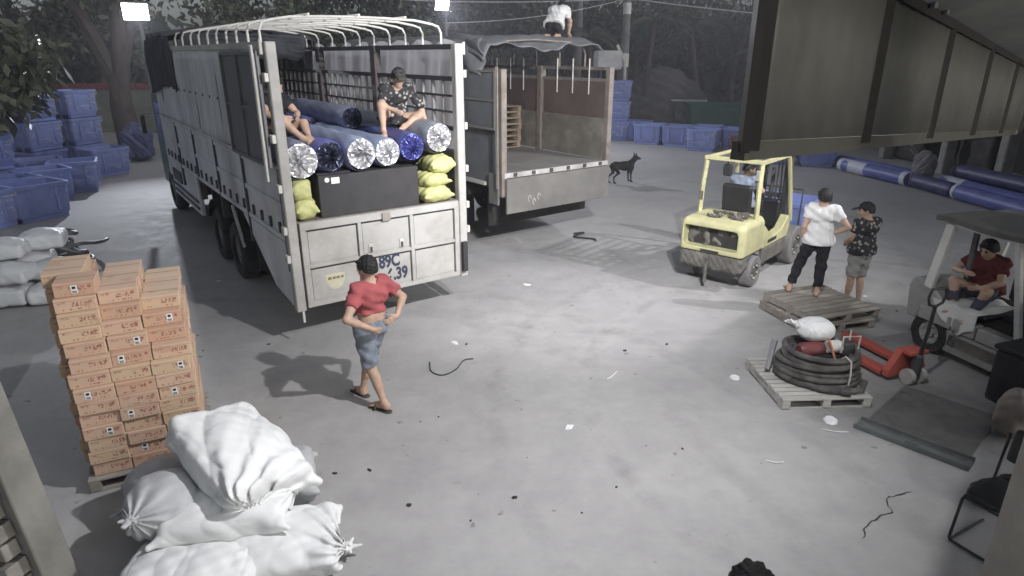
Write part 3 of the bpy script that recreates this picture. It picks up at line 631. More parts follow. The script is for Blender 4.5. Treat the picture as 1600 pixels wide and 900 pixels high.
for z in (3.43, 3.21): MB().box(W2-.05, W2+.02, .09, L2_, z-.03, z+.03).build('cage_rail', STL, t2); MB().box(-.02, .05, .09, L2_, z-.03, z+.03).build('cage_rail', STL, t2)
rod = MB().tube([(0, 0, 2.92), (0, 0, 3.62)], .016, 6).build('cage_rod', LIT, t2, loc=(W2-.075, .55, 0))
for y in (1.05, 1.55, 2.75, 3.25, 3.8): inst(rod, (W2-.075, y, 0), parent=t2)
MB().box(.0, W2, L2_-.06, L2_, 1.62, 3.46).build('front_wall', BRN, t2)
for i in range(7):
    x = .25+i*.37; MB().box(x-.02, x+.02, L2_-.10, L2_-.065, 1.62, 3.4).build('front_rib', STL, t2)
d2 = MB().box(-.12, -.08, .06, 1.12, 2.40, 3.44).build('rear_door', DSD, t2, bevel=.006)
for z in (2.40, 2.90, 3.40): MB().box(-.145, -.121, .10, 1.08, z, z+.04).build('door_rib', GAT, d2, bevel=.003)
for y in (.06, 1.08): MB().box(-.15, -.121, y, y+.04, 2.40, 3.44).build('door_rib', GAT, d2, bevel=.003)
for y in (-.02, .02): MB().tube([(-.14, y, 1.35), (-.14, y, 3.5)], .016, 6).build('lock_rod', STL, d2)
MB().box(-.10, -.055, .04, .34, 1.02, 1.60).build('light_board', GAT, t2, bevel=.01)
MB().box(-.09, -.02, .5, 2.0, 1.34, 1.40).build('side_lip', LIT, t2)
MB().box(.05, W2-.05, .55, .60, .50, 1.43).build('underbody_shade_board', CHAS, t2); MB().box(.05, .60, 1.9, 1.95, .22, 1.40).build('mud_flap', RUB, t2); MB().box(2.08, 2.63, 1.9, 1.95, .22, 1.40).build('mud_flap', RUB, t2)  # black board and tall flaps added so the underside reads as shadow
for y in (2.6, 3.75):
    for x in (.16, .50, 2.2, 2.54): truck_wheel(t2, x, y, .48)
for x in (.2, 2.48): truck_wheel(t2, x, 8.5, .48)
cb2 = MB().prism([(7.6, .55), (9.4, .55), (9.45, 1.5), (9.25, 2.7), (9.0, 2.85), (7.6, 2.85)], .12, W2-.12, Matrix(((0, 1, 0, 0), (1, 0, 0, 0), (0, 0, 1, 0), (0, 0, 0, 1)))).build('cab', mat('cab_paint2', (.14, .05, .045), .4, .1, dirt=.3), t2, bevel=.04)
MB().box(.09, .119, 8.1, 9.0, 1.75, 2.5).build('cab_window', mat('glass_dark', 0), cb2)
for i, y in enumerate((.75, 1.55, 2.35, 3.2, 4.1, 5.0, 6.0)):
    pts = [(.02, y, 3.45), (.02, y, 3.72), (.10, y, 3.86), (.3, y, 3.92), (1.34, y, 3.97), (2.38, y, 3.92), (2.58, y, 3.86), (2.66, y, 3.72), (2.66, y, 3.45)]
    MB().tube(pts, .02, 7).build('cage_hoop', STL, t2, smooth=True)
TRPG = mat('tarp_grey', (.15, .155, .165), .8, 0, .22, 2.5, bump=.25, bscale=10, dirt=.3, dirtcol=(.09, .09, .09))
def tarp2(u, v):
    x = -.12+2.92*u; y = .42+6.4*v+.07*math.sin(u*11)*(1-v); e = max(0, 1-v*9)
    dr = .12+.12*math.sin(u*2.7+.4)**2+.03*math.sin(u*13+1)+.02*math.sin(u*29)*math.sin(u*7)
    z = 4.02+.022*math.sin(u*11+v*9)+.03*math.sin(v*41+u*5)+.015*math.sin(u*37+v*23)-e*dr+.10*max(0, u-.86)/.14*max(0, 1-v*3)
    edge = max(0, .06-u)/.06+max(0, u-.95)/.05*.6; z -= .26*edge
    return (x, y, z)
MB().sheet(tarp2, 60, 60).build('roof_tarp', TRPG, t2, thick=.012, smooth=True)
def tarp3(u, v): return (-.10-.05*math.sin(v*7+u*13)-.10*v*u, .48+1.9*u+.05*math.sin(v*9), 3.96-v*(.62-.38*u)+.02*math.sin(u*29))
MB().sheet(tarp3, 24, 14).build('tarp_fold', TRPG, t2, thick=.012, smooth=True)
# pallets stacked inside the empty truck
WOOD = mat('pallet_wood', (.34, .27, .19), .85, 0, .22, 4, bump=.2, bscale=40, dirt=.35, dirtcol=(.16, .13, .10), rnd=.15, stretch=(1, 6, 6))
WOODG = mat('pallet_wood_grey', (.30, .275, .24), .85, 0, .22, 4, bump=.2, bscale=40, dirt=.4, dirtcol=(.15, .135, .12), rnd=.15, stretch=(1, 6, 6))
def pallet(label, loc, rz, sx=1.2, sy=1.0, n=9, wood=WOODG, group='wooden pallets', tilt=None):
    """deck slats run along x; stringers along y"""
    t = thing('wooden_pallet', label, 'pallet', loc, rz, group)
    st = MB().box(-.045, .045, -sy/2, sy/2, .02, .11).build('stringer', wood, t, loc=(-sx/2+.05, 0, 0), bevel=.004)
    inst(st, (0, 0, 0), parent=t); inst(st, (sx/2-.05, 0, 0), parent=t)
    w = sy/n*.80; sl = MB().box(-sx/2, sx/2, -w/2, w/2, .112, .134).build('slat', wood, t, loc=(0, -sy/2+w/2, 0), bevel=.003)
    for i in range(1, n): inst(sl, (random.uniform(-.008, .008), -sy/2+w/2+i*(sy-w)/(n-1), random.uniform(-.001, .001)), (0, 0, R(random.uniform(-.6, .6))), parent=t)
    b = MB().box(-sx/2, sx/2, -.05, .05, 0, .019).build('bottom_board', wood, t, loc=(0, -sy/2+.06, 0))
    inst(b, (0, 0, 0), parent=t); inst(b, (0, sy/2-.06, 0), parent=t)
    return t
names = ['bottom', 'second', 'third', 'fourth', 'fifth', 'sixth', 'topmost']
for i in range(7):
    pallet(f'{names[i]} pale pallet of the stack inside the brown truck' + (' from below' if 0 < i < 6 else ''), T2(2.0+random.uniform(-.02, .02), 3.25, 1.621+i*.136), T2A+R(random.uniform(-2, 2)), 1.1, 1.0, 7, WOOD, 'pallets stacked in the brown truck')

# ------------------------------------------------------------------ people: one continuous body mesh each, clothes and hair as children
def V3(*a): return Vector(a)
STAND = dict(pel=(0, 0, .93), wai=(0, -.005, 1.07), che=(0, -.01, 1.27), nek=(0, -.01, 1.40), hed=(0, .02, 1.555),
    shr=(.165, -.01, 1.375), shl=(-.165, -.01, 1.375), elr=(.21, -.03, 1.10), ell=(-.21, -.03, 1.10), wrr=(.23, .05, .87), wrl=(-.23, .05, .87),
    hpr=(.085, 0, .90), hpl=(-.085, 0, .90), knr=(.095, .02, .48), knl=(-.095, .02, .48), anr=(.095, -.02, .08), anl=(-.095, -.02, .08),
    tor=(.11, .14, .03), tol=(-.11, .14, .03), face=(0, 1, 0), hnr=(0, .1, -1), hnl=(0, .1, -1), pnr=(-1, 0, 0), pnl=(1, 0, 0), curl=.35)
SKIN = mat('skin', (.45, .305, .225), .55, 0, .16, 9, spec=.35)
HAIR = mat('hair_black', (.012, .011, .011), .55, 0, .4, 40, bump=.5, bscale=90)
EYEM = mat('eye_dark', (.02, .015, .012), .3)
def human(label, loc, rz, pose=None, shirt=None, legs=None, hair=True, cap=None, shoes=None, h=.011, scale=1.0, group=None, sleeves=.55, shirt_hem=None, leg_len=.55, loose=.0, bare_waist=False, barefoot=True, belt=False, long_hem=.02, fat=0.0):
    P = dict(STAND); P.update(pose or {}); J = {k: (Vector(v)*scale if k not in ('face', 'hnr', 'hnl', 'pnr', 'pnl', 'curl') else v) for k, v in P.items()}
    t = thing('person', label, 'person', loc, rz, group); sc = scale
    up = (J['nek']-J['pel']).normalized(); face = Vector(J['face']).normalized(); headup = (J['hed']-J['nek']).normalized()
    sa = (J['shr']-J['shl']).normalized(); ha = (J['hpr']-J['hpl']).normalized()
    F_ = (up.cross(sa)*-1).normalized()
    if F_.dot(face) < -0.5: F_ = -F_
    side = face.cross(headup).normalized(); hu = side.cross(face).normalized()
    HM = Matrix((side, face, hu)).transposed()
    def torso(s, d=0.0, low=True, kk=.06):
        s.cap(J['che']-sa*.070*sc, J['che']+sa*.070*sc, (.104+fat*.3)*sc+d, k=kk); s.cap(J['shl'], J['shr'], .058*sc+d, k=kk)
        s.cap(J['wai']-sa*.060*sc, J['wai']+sa*.060*sc, (.097+fat)*sc+d, k=kk); s.cap(J['che'].lerp(J['nek'], .4)-sa*.05*sc, J['che'].lerp(J['nek'], .4)+sa*.05*sc, .085*sc+d, k=kk)
        if low: s.cap(J['pel']-ha*.062*sc, J['pel']+ha*.062*sc, (.112+fat*.6)*sc+d, k=kk)
    def hand(s, wr, el, hd, pn, curl, right):
        d = Vector(hd).normalized(); n = (Vector(pn)-d*d.dot(Vector(pn))).normalized(); x = d.cross(n).normalized()
        pc = wr+d*.05*sc; s.cap(wr, wr+d*.03*sc, .024*sc, .026*sc, k=.02)
        for q in (-.024, -.008, .008, .024): s.cap(wr+d*.02*sc+x*q*.7*sc, wr+d*.085*sc+x*q*sc, .0145*sc, .0125*sc, k=.012)
        for i, (q, ln) in enumerate(((-.027, .070), (-.009, .082), (.009, .076), (.027, .058))):
            b = wr+d*.085*sc+x*q*sc; c1 = curl*1.0; m_ = b+(d*math.cos(c1)+n*math.sin(c1))*ln*.5*sc; e = m_+(d*math.cos(c1*2.1)+n*math.sin(c1*2.1))*ln*.5*sc
            s.cap(b, m_, .0098*sc, .009*sc, k=.004); s.cap(m_, e, .009*sc, .0078*sc, k=.004)
        sd = -1 if right else 1
        b = wr+d*.03*sc-x*.028*sc; m_ = b+(d*.8-x*.6+n*.3).normalized()*.038*sc; s.cap(b, m_, .013*sc, .011*sc, k=.008); s.cap(m_, m_+(d*.95-x*.15+n*.3).normalized()*.03*sc, .0105*sc, .009*sc, k=.004)
    s = SDF(.03); torso(s, 0)
    sb_ = sc; sc = sc*1.07; hc = J['hed']; s.ell(hc+hu*.012*sc-face*.006*sc, (.074*sc, .092*sc, .098*sc), HM); s.cap(hc+face*.028*sc-hu*.045*sc, hc+face*.034*sc-hu*.080*sc, .058*sc, .038*sc, k=.04)
    s.cap(hc+face*.088*sc+hu*.008*sc, hc+face*.105*sc-hu*.022*sc, .010*sc, .014*sc, k=.014); s.cap(hc+face*.084*sc-hu*.055*sc-side*.016*sc, hc+face*.084*sc-hu*.055*sc+side*.016*sc, .009*sc, k=.008)
    for q in (-1, 1): s.ell(hc+side*q*.078*sc-face*.008*sc-hu*.008*sc, (.012*sc, .020*sc, .032*sc), HM, k=.012)
    s.cap(J['nek']-up*.02*sc, hc-hu*.05*sc-face*.012*sc, .055*sc, .051*sc, k=.04)
    sc = sb_
    for R_ in 'rl':
        S_, E_, W_ = J['sh'+R_], J['el'+R_], J['wr'+R_]
        s.cap(S_, E_, .051*sc, .040*sc, k=.04); s.cap(S_.lerp(E_, .35), S_.lerp(E_, .65), .046*sc, .043*sc); s.cap(E_, E_.lerp(W_, .35), .040*sc, .041*sc, k=.02); s.cap(E_.lerp(W_, .3), W_, .040*sc, .026*sc, k=.02)
        hand(s, W_, E_, J['hn'+R_], J['pn'+R_], J['curl'] if not isinstance(J['curl'], dict) else J['curl'][R_], R_ == 'r')
        Hp, K_, A_, T_ = J['hp'+R_], J['kn'+R_], J['an'+R_], J['to'+R_]
        s.cap(Hp, K_, .088*sc, .056*sc, k=.05); bk = ((K_-Hp).normalized().cross((A_-K_).normalized()))
        cb_ = (K_-A_).normalized(); bkd = -(Vector(T_)-A_); bkd = (bkd-cb_*bkd.dot(cb_)).normalized()
        s.cap(K_, A_, .052*sc, .036*sc, k=.03); s.cap(K_.lerp(A_, .22)+bkd*.018*sc, K_.lerp(A_, .5)+bkd*.012*sc, .048*sc, .042*sc, k=.04)
        fd = (T_-A_); fl = Vector((fd.x, fd.y, fd.z)); he = A_-fl.normalized()*.03*sc
        he2 = he+(T_-A_).normalized()*0; hz_ = Vector((0, 0, 1)); 
        dn = (cb_*-1); heel = A_+dn*.045*sc-fl.normalized()*.02*sc
        s.cap(A_, heel, .036*sc, .034*sc, k=.02); s.cap(heel, T_, .034*sc, .024*sc, k=.03); s.cap(A_, A_.lerp(T_, .7), .034*sc, .026*sc, k=.03)
        lat = fl.cross(dn).normalized()
        for i in range(5):
            b = T_+lat*(i-2)*.017*sc; s.cap(b-fl.normalized()*.03*sc, b+fl.normalized()*(.022-.004*abs(i-1))*sc, .014*sc, .010*sc, k=.006)
    mobj('body', s.mesh('body', h), SKIN, t)
    sc = sb_*1.07
    for q in (-1, 1):
        MB().lathe([(0.001, -.010*sc), (.008*sc, -.007*sc), (.011*sc, 0), (.008*sc, .007*sc), (.001, .010*sc)], 10, Matrix.Translation(hc+face*.083*sc+side*q*.032*sc+hu*.014*sc) @ HM.to_4x4()).build('eye', EYEM, t, smooth=True)
        MB().bar(hc+face*.090*sc+side*q*.018*sc+hu*.034*sc, hc+face*.080*sc+side*q*.050*sc+hu*.036*sc, .010*sc, .007*sc).build('eyebrow', HAIR, t)
    sc = sb_; ph = [random.uniform(0, 6) for _ in range(6)]
    def folds(a, f=1.0):
        return lambda X, Y, Z: a*(np.sin(Z*38*f+X*21*f+ph[0]+2*np.sin(Y*17*f+ph[1]))+.7*np.sin((X-Y)*29*f+Z*55*f+ph[2])+.6*np.sin(X*61*f+Y*47*f+ph[3]))
    if shirt:
        c = SDF(.03); torso(c, .014+loose*.5, low=False, kk=.07); c.cap(J['nek']-up*.05*sc, J['nek']-up*.012*sc, .066*sc, .060*sc, k=.03)
        if not bare_waist: c.cap(J['wai']-sa*.066*sc, J['wai']+sa*.066*sc, (.104+fat)*sc+loose, k=.06); c.cap(J['wai'].lerp(J['pel'], .9)-ha*.072*sc, J['wai'].lerp(J['pel'], .9)+ha*.072*sc, (.139+fat*.6)*sc+loose, k=.06); c.cap(J['pel']-ha*.074*sc-up*.06, J['pel']+ha*.074*sc-up*.06, .143*sc+loose, k=.06)
        for R_ in 'rl':
            S_, E_, W_ = J['sh'+R_], J['el'+R_], J['wr'+R_]
            c.cap(S_-(S_-J['che']).normalized()*.04, S_, .07*sc, .066*sc+loose*.5, k=.05)
            if sleeves <= 1: c.fru(S_.lerp(E_, -.05), S_.lerp(E_, sleeves), .064*sc+loose*.5, .062*sc+loose*.9, k=.03)
            else: c.cap(S_, E_, .064*sc+loose*.5, .052*sc+loose*.6, k=.03); c.fru(E_.lerp(W_, -.05), E_.lerp(W_, sleeves-1), .052*sc+loose*.6, .038*sc+loose*.5, k=.03)
        c.noise = folds(.0058 if loose < .02 else .006)
        hem = J['pel']-up*long_hem if shirt_hem is None else Vector(shirt_hem)*sc
        c.cut(hem, -up); c.cap(J['nek']+up*.02*sc, J['nek']+up*.2*sc, .068*sc, .16*sc).sub()
        mobj('shirt', c.mesh('shirt', h), shirt, t)
    if legs:
        c = SDF(.03); c.cap(J['pel']-ha*.066*sc, J['pel']+ha*.066*sc, (.117+fat*.6)*sc+.006, k=.05); c.cap(J['pel'].lerp(J['wai'], .35)-ha*.066*sc, J['pel'].lerp(J['wai'], .35)+ha*.066*sc, (.108+fat*.6)*sc+.006, k=.05)
        for R_ in 'rl':
            Hp, K_, A_ = J['hp'+R_], J['kn'+R_], J['an'+R_]
            c.cap(Hp, Hp.lerp(K_, .3), .100*sc+loose*.3, .094*sc+loose*.3, k=.05)
            if leg_len <= 1: c.fru(Hp.lerp(K_, .05), Hp.lerp(K_, leg_len), .098*sc+loose*.3, (.092-.022*leg_len)*sc+.008+loose*.9, k=.03)
            else: c.cap(Hp, K_, .098*sc, .068*sc+.006, k=.04); bk_ = -(J['to'+R_]-A_); ax_ = (K_-A_).normalized(); bk_ = (bk_-ax_*bk_.dot(ax_)).normalized()*.014*sc; c.fru(K_.lerp(A_, -.05)+bk_*.5, K_.lerp(A_, leg_len-1)+bk_*.4, .072*sc+.010, .060*sc+loose*.3, k=.03)
        c.noise = folds(.0055, .9); c.cut(J['pel'].lerp(J['wai'], .62), up)
        tr = mobj('trousers' if leg_len > 1 else 'shorts', c.mesh('legwear', h), legs, t)
    sc = sb_*1.07
    if hair:
        c = SDF(.02); c.ell(hc+hu*.022*sc-face*.016*sc, (.092*sc, .104*sc, .108*sc), HM); c.cap(hc-face*.05*sc-hu*.03*sc-side*.03*sc, hc-face*.05*sc-hu*.03*sc+side*.03*sc, .048*sc, k=.03)
        for i in range(16):
            a = random.uniform(0, 6.28); e = random.uniform(.4, 1.4); dv = side*math.cos(a)*math.cos(e)+face*math.sin(a)*math.cos(e)+hu*math.sin(e)
            if dv.dot(face) < .75: c.cap(hc+hu*.02*sc+dv*.075*sc, hc+hu*.02*sc+dv*.103*sc, .022*sc, .010*sc, k=.02)
        c.noise = lambda X, Y, Z: .004*np.sin(X*110+Z*60+ph[0])*np.sin(Y*95+Z*70)+.002*np.sin(X*230+Y*190)
        c.cut(hc+face*.062*sc+hu*.038*sc, (face*1.0-hu*.62)); c.cut(hc-hu*.040*sc-face*.06*sc, -hu+face*.35)
        mobj('hair', c.mesh('hair', min(h, .008)), HAIR, t)
    if cap:
        c = SDF(.015); c.ell(hc+hu*.040*sc-face*.008*sc, (.088*sc, .104*sc, .086*sc), HM); c.cut(hc+hu*.038*sc, -hu)
        o = mobj('cap', c.mesh('cap', min(h, .009)), cap, t)
        c = SDF(.01); c.rbox(hc+face*.125*sc+hu*.040*sc, (.062*sc, .062*sc, .009*sc), .009*sc, (Matrix((side, (face-hu*.22).normalized(), (hu+face*.22).normalized())).transposed())); c.ell(hc+face*.10*sc+hu*.045*sc, (.075*sc, .06*sc, .012*sc), HM)
        mobj('cap_brim', c.mesh('brim', .007), cap, o)
    sc = sb_
    if shoes:
        for R_ in 'rl':
            A_, T_ = J['an'+R_], J['to'+R_]; f = (T_-A_); f.z = 0; f.normalize(); lat = Vector((f.y, -f.x, 0))
            base = Vector((A_.x, A_.y, T_.z-.030*sc)); c = SDF(.02)
            for q in range(5): c.ell(base+f*(-.045+q*.055)*sc, (.046*sc, .046*sc, .012*sc), k=.02)
            sh_ = mobj('sandal', c.mesh('sole', .009), shoes, t)
            MB().tube([base+f*.10*sc+lat*(.05*math.cos(a))*sc+Vector((0, 0, .012+.05*math.sin(a)))*sc for a in [R(q) for q in range(0, 181, 20)]], .014*sc, 6).build('strap', shoes, sh_, smooth=True)
    return t
def cloth(name, col, var=.12, sc=6, bump=.15, **k): return mat(name, col, .85, 0, var, sc, bump=bump, bscale=60, spec=.2, **k)
def floral(name, base, c1, c2, scale=16):
    if name in MATS: return MATS[name]
    m = bpy.data.materials.new(name); m.use_nodes = True; MATS[name] = m; n = m.node_tree.nodes; l = m.node_tree.links; b = n['Principled BSDF']; b.inputs['Roughness'].default_value = .85
    tc = n.new('ShaderNodeTexCoord'); vo = n.new('ShaderNodeTexVoronoi'); vo.inputs['Scale'].default_value = scale; l.new(tc.outputs['Object'], vo.inputs['Vector'])
    nz = n.new('ShaderNodeTexNoise'); nz.inputs['Scale'].default_value = scale*1.3; l.new(tc.outputs['Object'], nz.inputs['Vector'])
    r = n.new('ShaderNodeValToRGB'); r.color_ramp.interpolation = 'CONSTANT'; e = r.color_ramp.elements; e[0].color = (*c1, 1); e[1].position = .26; e[1].color = (*c2, 1); x = r.color_ramp.elements.new(.38); x.color = (*base, 1)
    ad = n.new('ShaderNodeMath'); ad.operation = 'MULTIPLY_ADD'; ad.inputs[1].default_value = .5; l.new(nz.outputs['Fac'], ad.inputs[0]); 
    sb = n.new('ShaderNodeMath'); sb.operation = 'SUBTRACT'; sb.inputs[1].default_value = .25; l.new(vo.outputs['Distance'], sb.inputs[0]); l.new(sb.outputs[0], ad.inputs[2])
    l.new(ad.outputs[0], r.inputs[0]); l.new(r.outputs[0], b.inputs['Base Color']); return m
FLO = floral('shirt_floral', (.022, .022, .026), (.34, .33, .31), (.12, .11, .10), 15)
DENIM = cloth('denim_grey', (.20, .225, .265), .35, 9)
BLACK = cloth('cloth_black', (.020, .020, .024), .3)
# walking man in the red shirt, hands on his bared lower back
human('man in a red shirt and grey shorts walking with hands on his back', (-1.54, 6.36, 0), R(52), dict(
    pel=(.01, -.02, .92), wai=(.02, -.02, 1.06), che=(.03, -.02, 1.26), nek=(.03, -.03, 1.40), hed=(.03, .01, 1.56), face=(-.25, .97, -.12), shr=(.195, -.03, 1.375), shl=(-.135, -.03, 1.375),
    elr=(.40, -.10, 1.16), ell=(-.38, -.13, 1.15), wrr=(.22, -.19, 1.02), wrl=(-.15, -.24, 1.00), hnr=(-.9, .15, -.35), hnl=(.85, .1, -.45), pnr=(.2, 1, 0), pnl=(.2, 1, .1), curl=.2,
    hpr=(.085, .0, .89), hpl=(-.085, 0, .89), knr=(.07, .15, .48), knl=(-.075, -.06, .47), anr=(.02, .23, .085), anl=(-.06, -.22, .10), tor=(.02, .40, .035), tol=(-.09, -.05, .035)),
    shirt=cloth('shirt_red', (.36, .095, .10), .12, 5), legs=DENIM, sleeves=.62, leg_len=.92, shoes=mat('sandal_dark', (.06, .055, .05), .7), h=.0085, shirt_hem=(0, .02, 1.10), bare_waist=True, loose=.014, scale=1.02)
# man in the white T-shirt and his companion by the pallets
human('man in a white T-shirt and black trousers standing on the pallets', (4.52, 9.12, .271), R(-24), dict(
    pel=(.0, 0, .90), hpr=(.085, 0, .87), hpl=(-.085, 0, .87), knr=(.10, .0, .47), anr=(.10, -.06, .08), tor=(.13, .10, .03), knl=(-.21, .06, .48), anl=(-.30, .00, .08), tol=(-.36, .14, .03),
    elr=(.38, -.05, 1.14), wrr=(.17, .02, 1.00), hnr=(-.7, .5, -.4), pnr=(-.5, -.5, 0), ell=(-.22, -.06, 1.10), wrl=(-.20, .02, .85), face=(-.35, .93, -.05), hed=(-.01, .02, 1.55)),
    shirt=cloth('shirt_white', (.66, .66, .65), .05, 4), legs=BLACK, sleeves=.55, leg_len=1.80, loose=.010, scale=.96, long_hem=.06)
human('man in a cap, dark patterned shirt and grey shorts beside the pallets', (5.33, 9.36, .001), R(20), dict(
    elr=(.20, .05, 1.11), wrr=(.10, .22, .98), ell=(-.20, .06, 1.11), wrl=(-.10, .24, .97), hnr=(-.7, .7, -.2), hnl=(.6, .7, -.3), face=(-.75, .65, -.15), anr=(.08, -.05, .08), anl=(-.09, .04, .08), tor=(.10, .12, .03), tol=(-.10, .20, .03), hed=(-.02, .04, 1.55)),
    shirt=FLO, legs=cloth('shorts_grey', (.30, .30, .29), .15), cap=cloth('cap_dark', (.04, .04, .045)), sleeves=.6, leg_len=.95, loose=.012, scale=.97, long_hem=.05)
# the two men on the rolls
q = T1(1.93, .95, 2.70)
human('man in a dark cap and floral shirt sitting on the rolls', q, TA+R(170), dict(
    pel=(0, 0, .13), wai=(0, .05, .26), che=(-.02, .14, .44), nek=(-.03, .22, .55), hed=(-.04, .29, .69), face=(-.05, .95, -.28), shr=(.14, .17, .54), shl=(-.20, .17, .53),
    hpr=(.085, .02, .11), hpl=(-.085, .02, .11), knr=(.24, .34, .34), anr=(.25, .40, -.03), tor=(.28, .55, -.07), knl=(-.34, .22, .16), anl=(-.08, .34, .03), tol=(.02, .42, -.03),
    elr=(.24, .32, .33), wrr=(.10, .43, .27), hnr=(-.6, .7, -.3), ell=(-.36, .22, .30), wrl=(-.42, .28, .09), hnl=(-.3, .8, -.4), curl=.3),
    shirt=FLO, legs=cloth('shorts_black', (.03, .024, .024), .25), cap=cloth('cap_olive', (.055, .055, .05)), sleeves=1.35, leg_len=.95, loose=.012, h=.010)
q = T1(.20, 1.0, 2.62)
human('person in black sitting half hidden behind the left corner post', q, TA+R(205), dict(
    pel=(0, 0, .13), wai=(0, .0, .26), che=(0, .05, .44), nek=(0, .10, .55), hed=(0, .15, .69), face=(-.1, .9, -.4), shr=(.17, .06, .53), shl=(-.17, .06, .53),
    hpr=(.085, .02, .11), hpl=(-.085, .02, .11), knr=(.16, .36, .30), anr=(.02, .56, .06), tor=(.0, .70, .0), knl=(-.20, .38, .22), anl=(-.06, .60, .05), tol=(-.06, .74, .0),
    elr=(.24, .20, .36), wrr=(.16, .36, .32), ell=(-.25, .22, .34), wrl=(-.10, .36, .30), hnr=(-.5, .8, -.1), hnl=(.5, .8, -.1)),
    shirt=BLACK, legs=cloth('shorts_black', 0), sleeves=.5, leg_len=.8, loose=.01, h=.012)
# man on the tarp of the brown truck
q = T2(2.65, 1.75, 4.02)
human('man in a white shirt bending over on the tarp roof', q, T2A-R(62), dict(
    pel=(0, 0, .28), wai=(0, .08, .40), che=(0, .22, .53), nek=(0, .34, .60), hed=(0, .46, .66), face=(0, .75, -.66), shr=(.165, .28, .58), shl=(-.165, .28, .58),
    hpr=(.085, .0, .26), hpl=(-.085, .0, .26), knr=(.13, .22, .06), anr=(.12, -.14, .05), tor=(.13, -.30, .03), knl=(-.13, .22, .06), anl=(-.12, -.14, .05), tol=(-.13, -.30, .03),
    elr=(.22, .42, .36), wrr=(.15, .52, .12), ell=(-.22, .42, .36), wrl=(-.15, .52, .12), hnr=(0, .6, -.6), hnl=(0, .6, -.6), pnr=(0, -.5, -1), pnl=(0, -.5, -1)),
    shirt=cloth('shirt_white', 0), legs=BLACK, sleeves=.6, leg_len=1.6, loose=.015, h=.012, long_hem=.05)

# ------------------------------------------------------------------ black dog
dg_ = thing('dog', 'black dog with pricked ears standing beyond the brown truck', 'dog', (3.36, 19.6, 0), R(-68))
s = SDF(.05)
s.cap((0, .24, .50), (0, .08, .50), .135, .14); s.cap((0, .10, .50), (0, -.22, .53), .135, .11); s.cap((0, .28, .47), (0, .32, .42), .115, .085); s.cap((0, -.25, .54), (0, -.33, .52), .11, .10)
s.cap((0, .28, .56), (0, .42, .68), .105, .08); s.ell((0, .46, .73), (.075, .095, .072)); s.cap((0, .52, .715), (.0, .62, .69), .048, .030, k=.03)
for q in (-1, 1):
    s.cap((q*.045, .44, .77), (q*.07, .435, .885), .034, .010, k=.012)
    s.cap((q*.075, .30, .46), (q*.078, .27, .28), .06, .036, k=.04); s.cap((q*.078, .27, .28), (q*.078, .29, .06), .026, .020, k=.02); s.cap((q*.078, .29, .04), (q*.078, .335, .022), .024, .020, k=.015)
    o = q*.05
    s.cap((q*.07, -.30, .50), (q*.085, -.21+o, .31), .075, .042, k=.04); s.cap((q*.085, -.21+o, .31), (q*.083, -.37+o, .20), .036, .024, k=.02); s.cap((q*.083, -.37+o, .20), (q*.083, -.36+o, .05), .021, .019, k=.015); s.cap((q*.083, -.36+o, .035), (q*.083, -.30+o, .022), .024, .020, k=.015)
s.cap((0, -.39, .56), (0, -.50, .50), .026, .022, k=.02); s.cap((0, -.50, .50), (0, -.55, .36), .022, .010, k=.01)
s.noise = lambda X, Y, Z: .003*np.sin(X*90+Z*60)*np.sin(Y*80+Z*50)
mobj('body', s.mesh('dog', .012), mat('fur_black', (.014, .013, .013), .7, 0, .4, 12, bump=.5, bscale=120), dg_)
for q in (-1, 1): MB().lathe([(.001, -.009), (.009, 0), (.001, .009)], 8, Matrix.Translation((q*.045, .525, .755))).build('eye', EYEM, dg_)

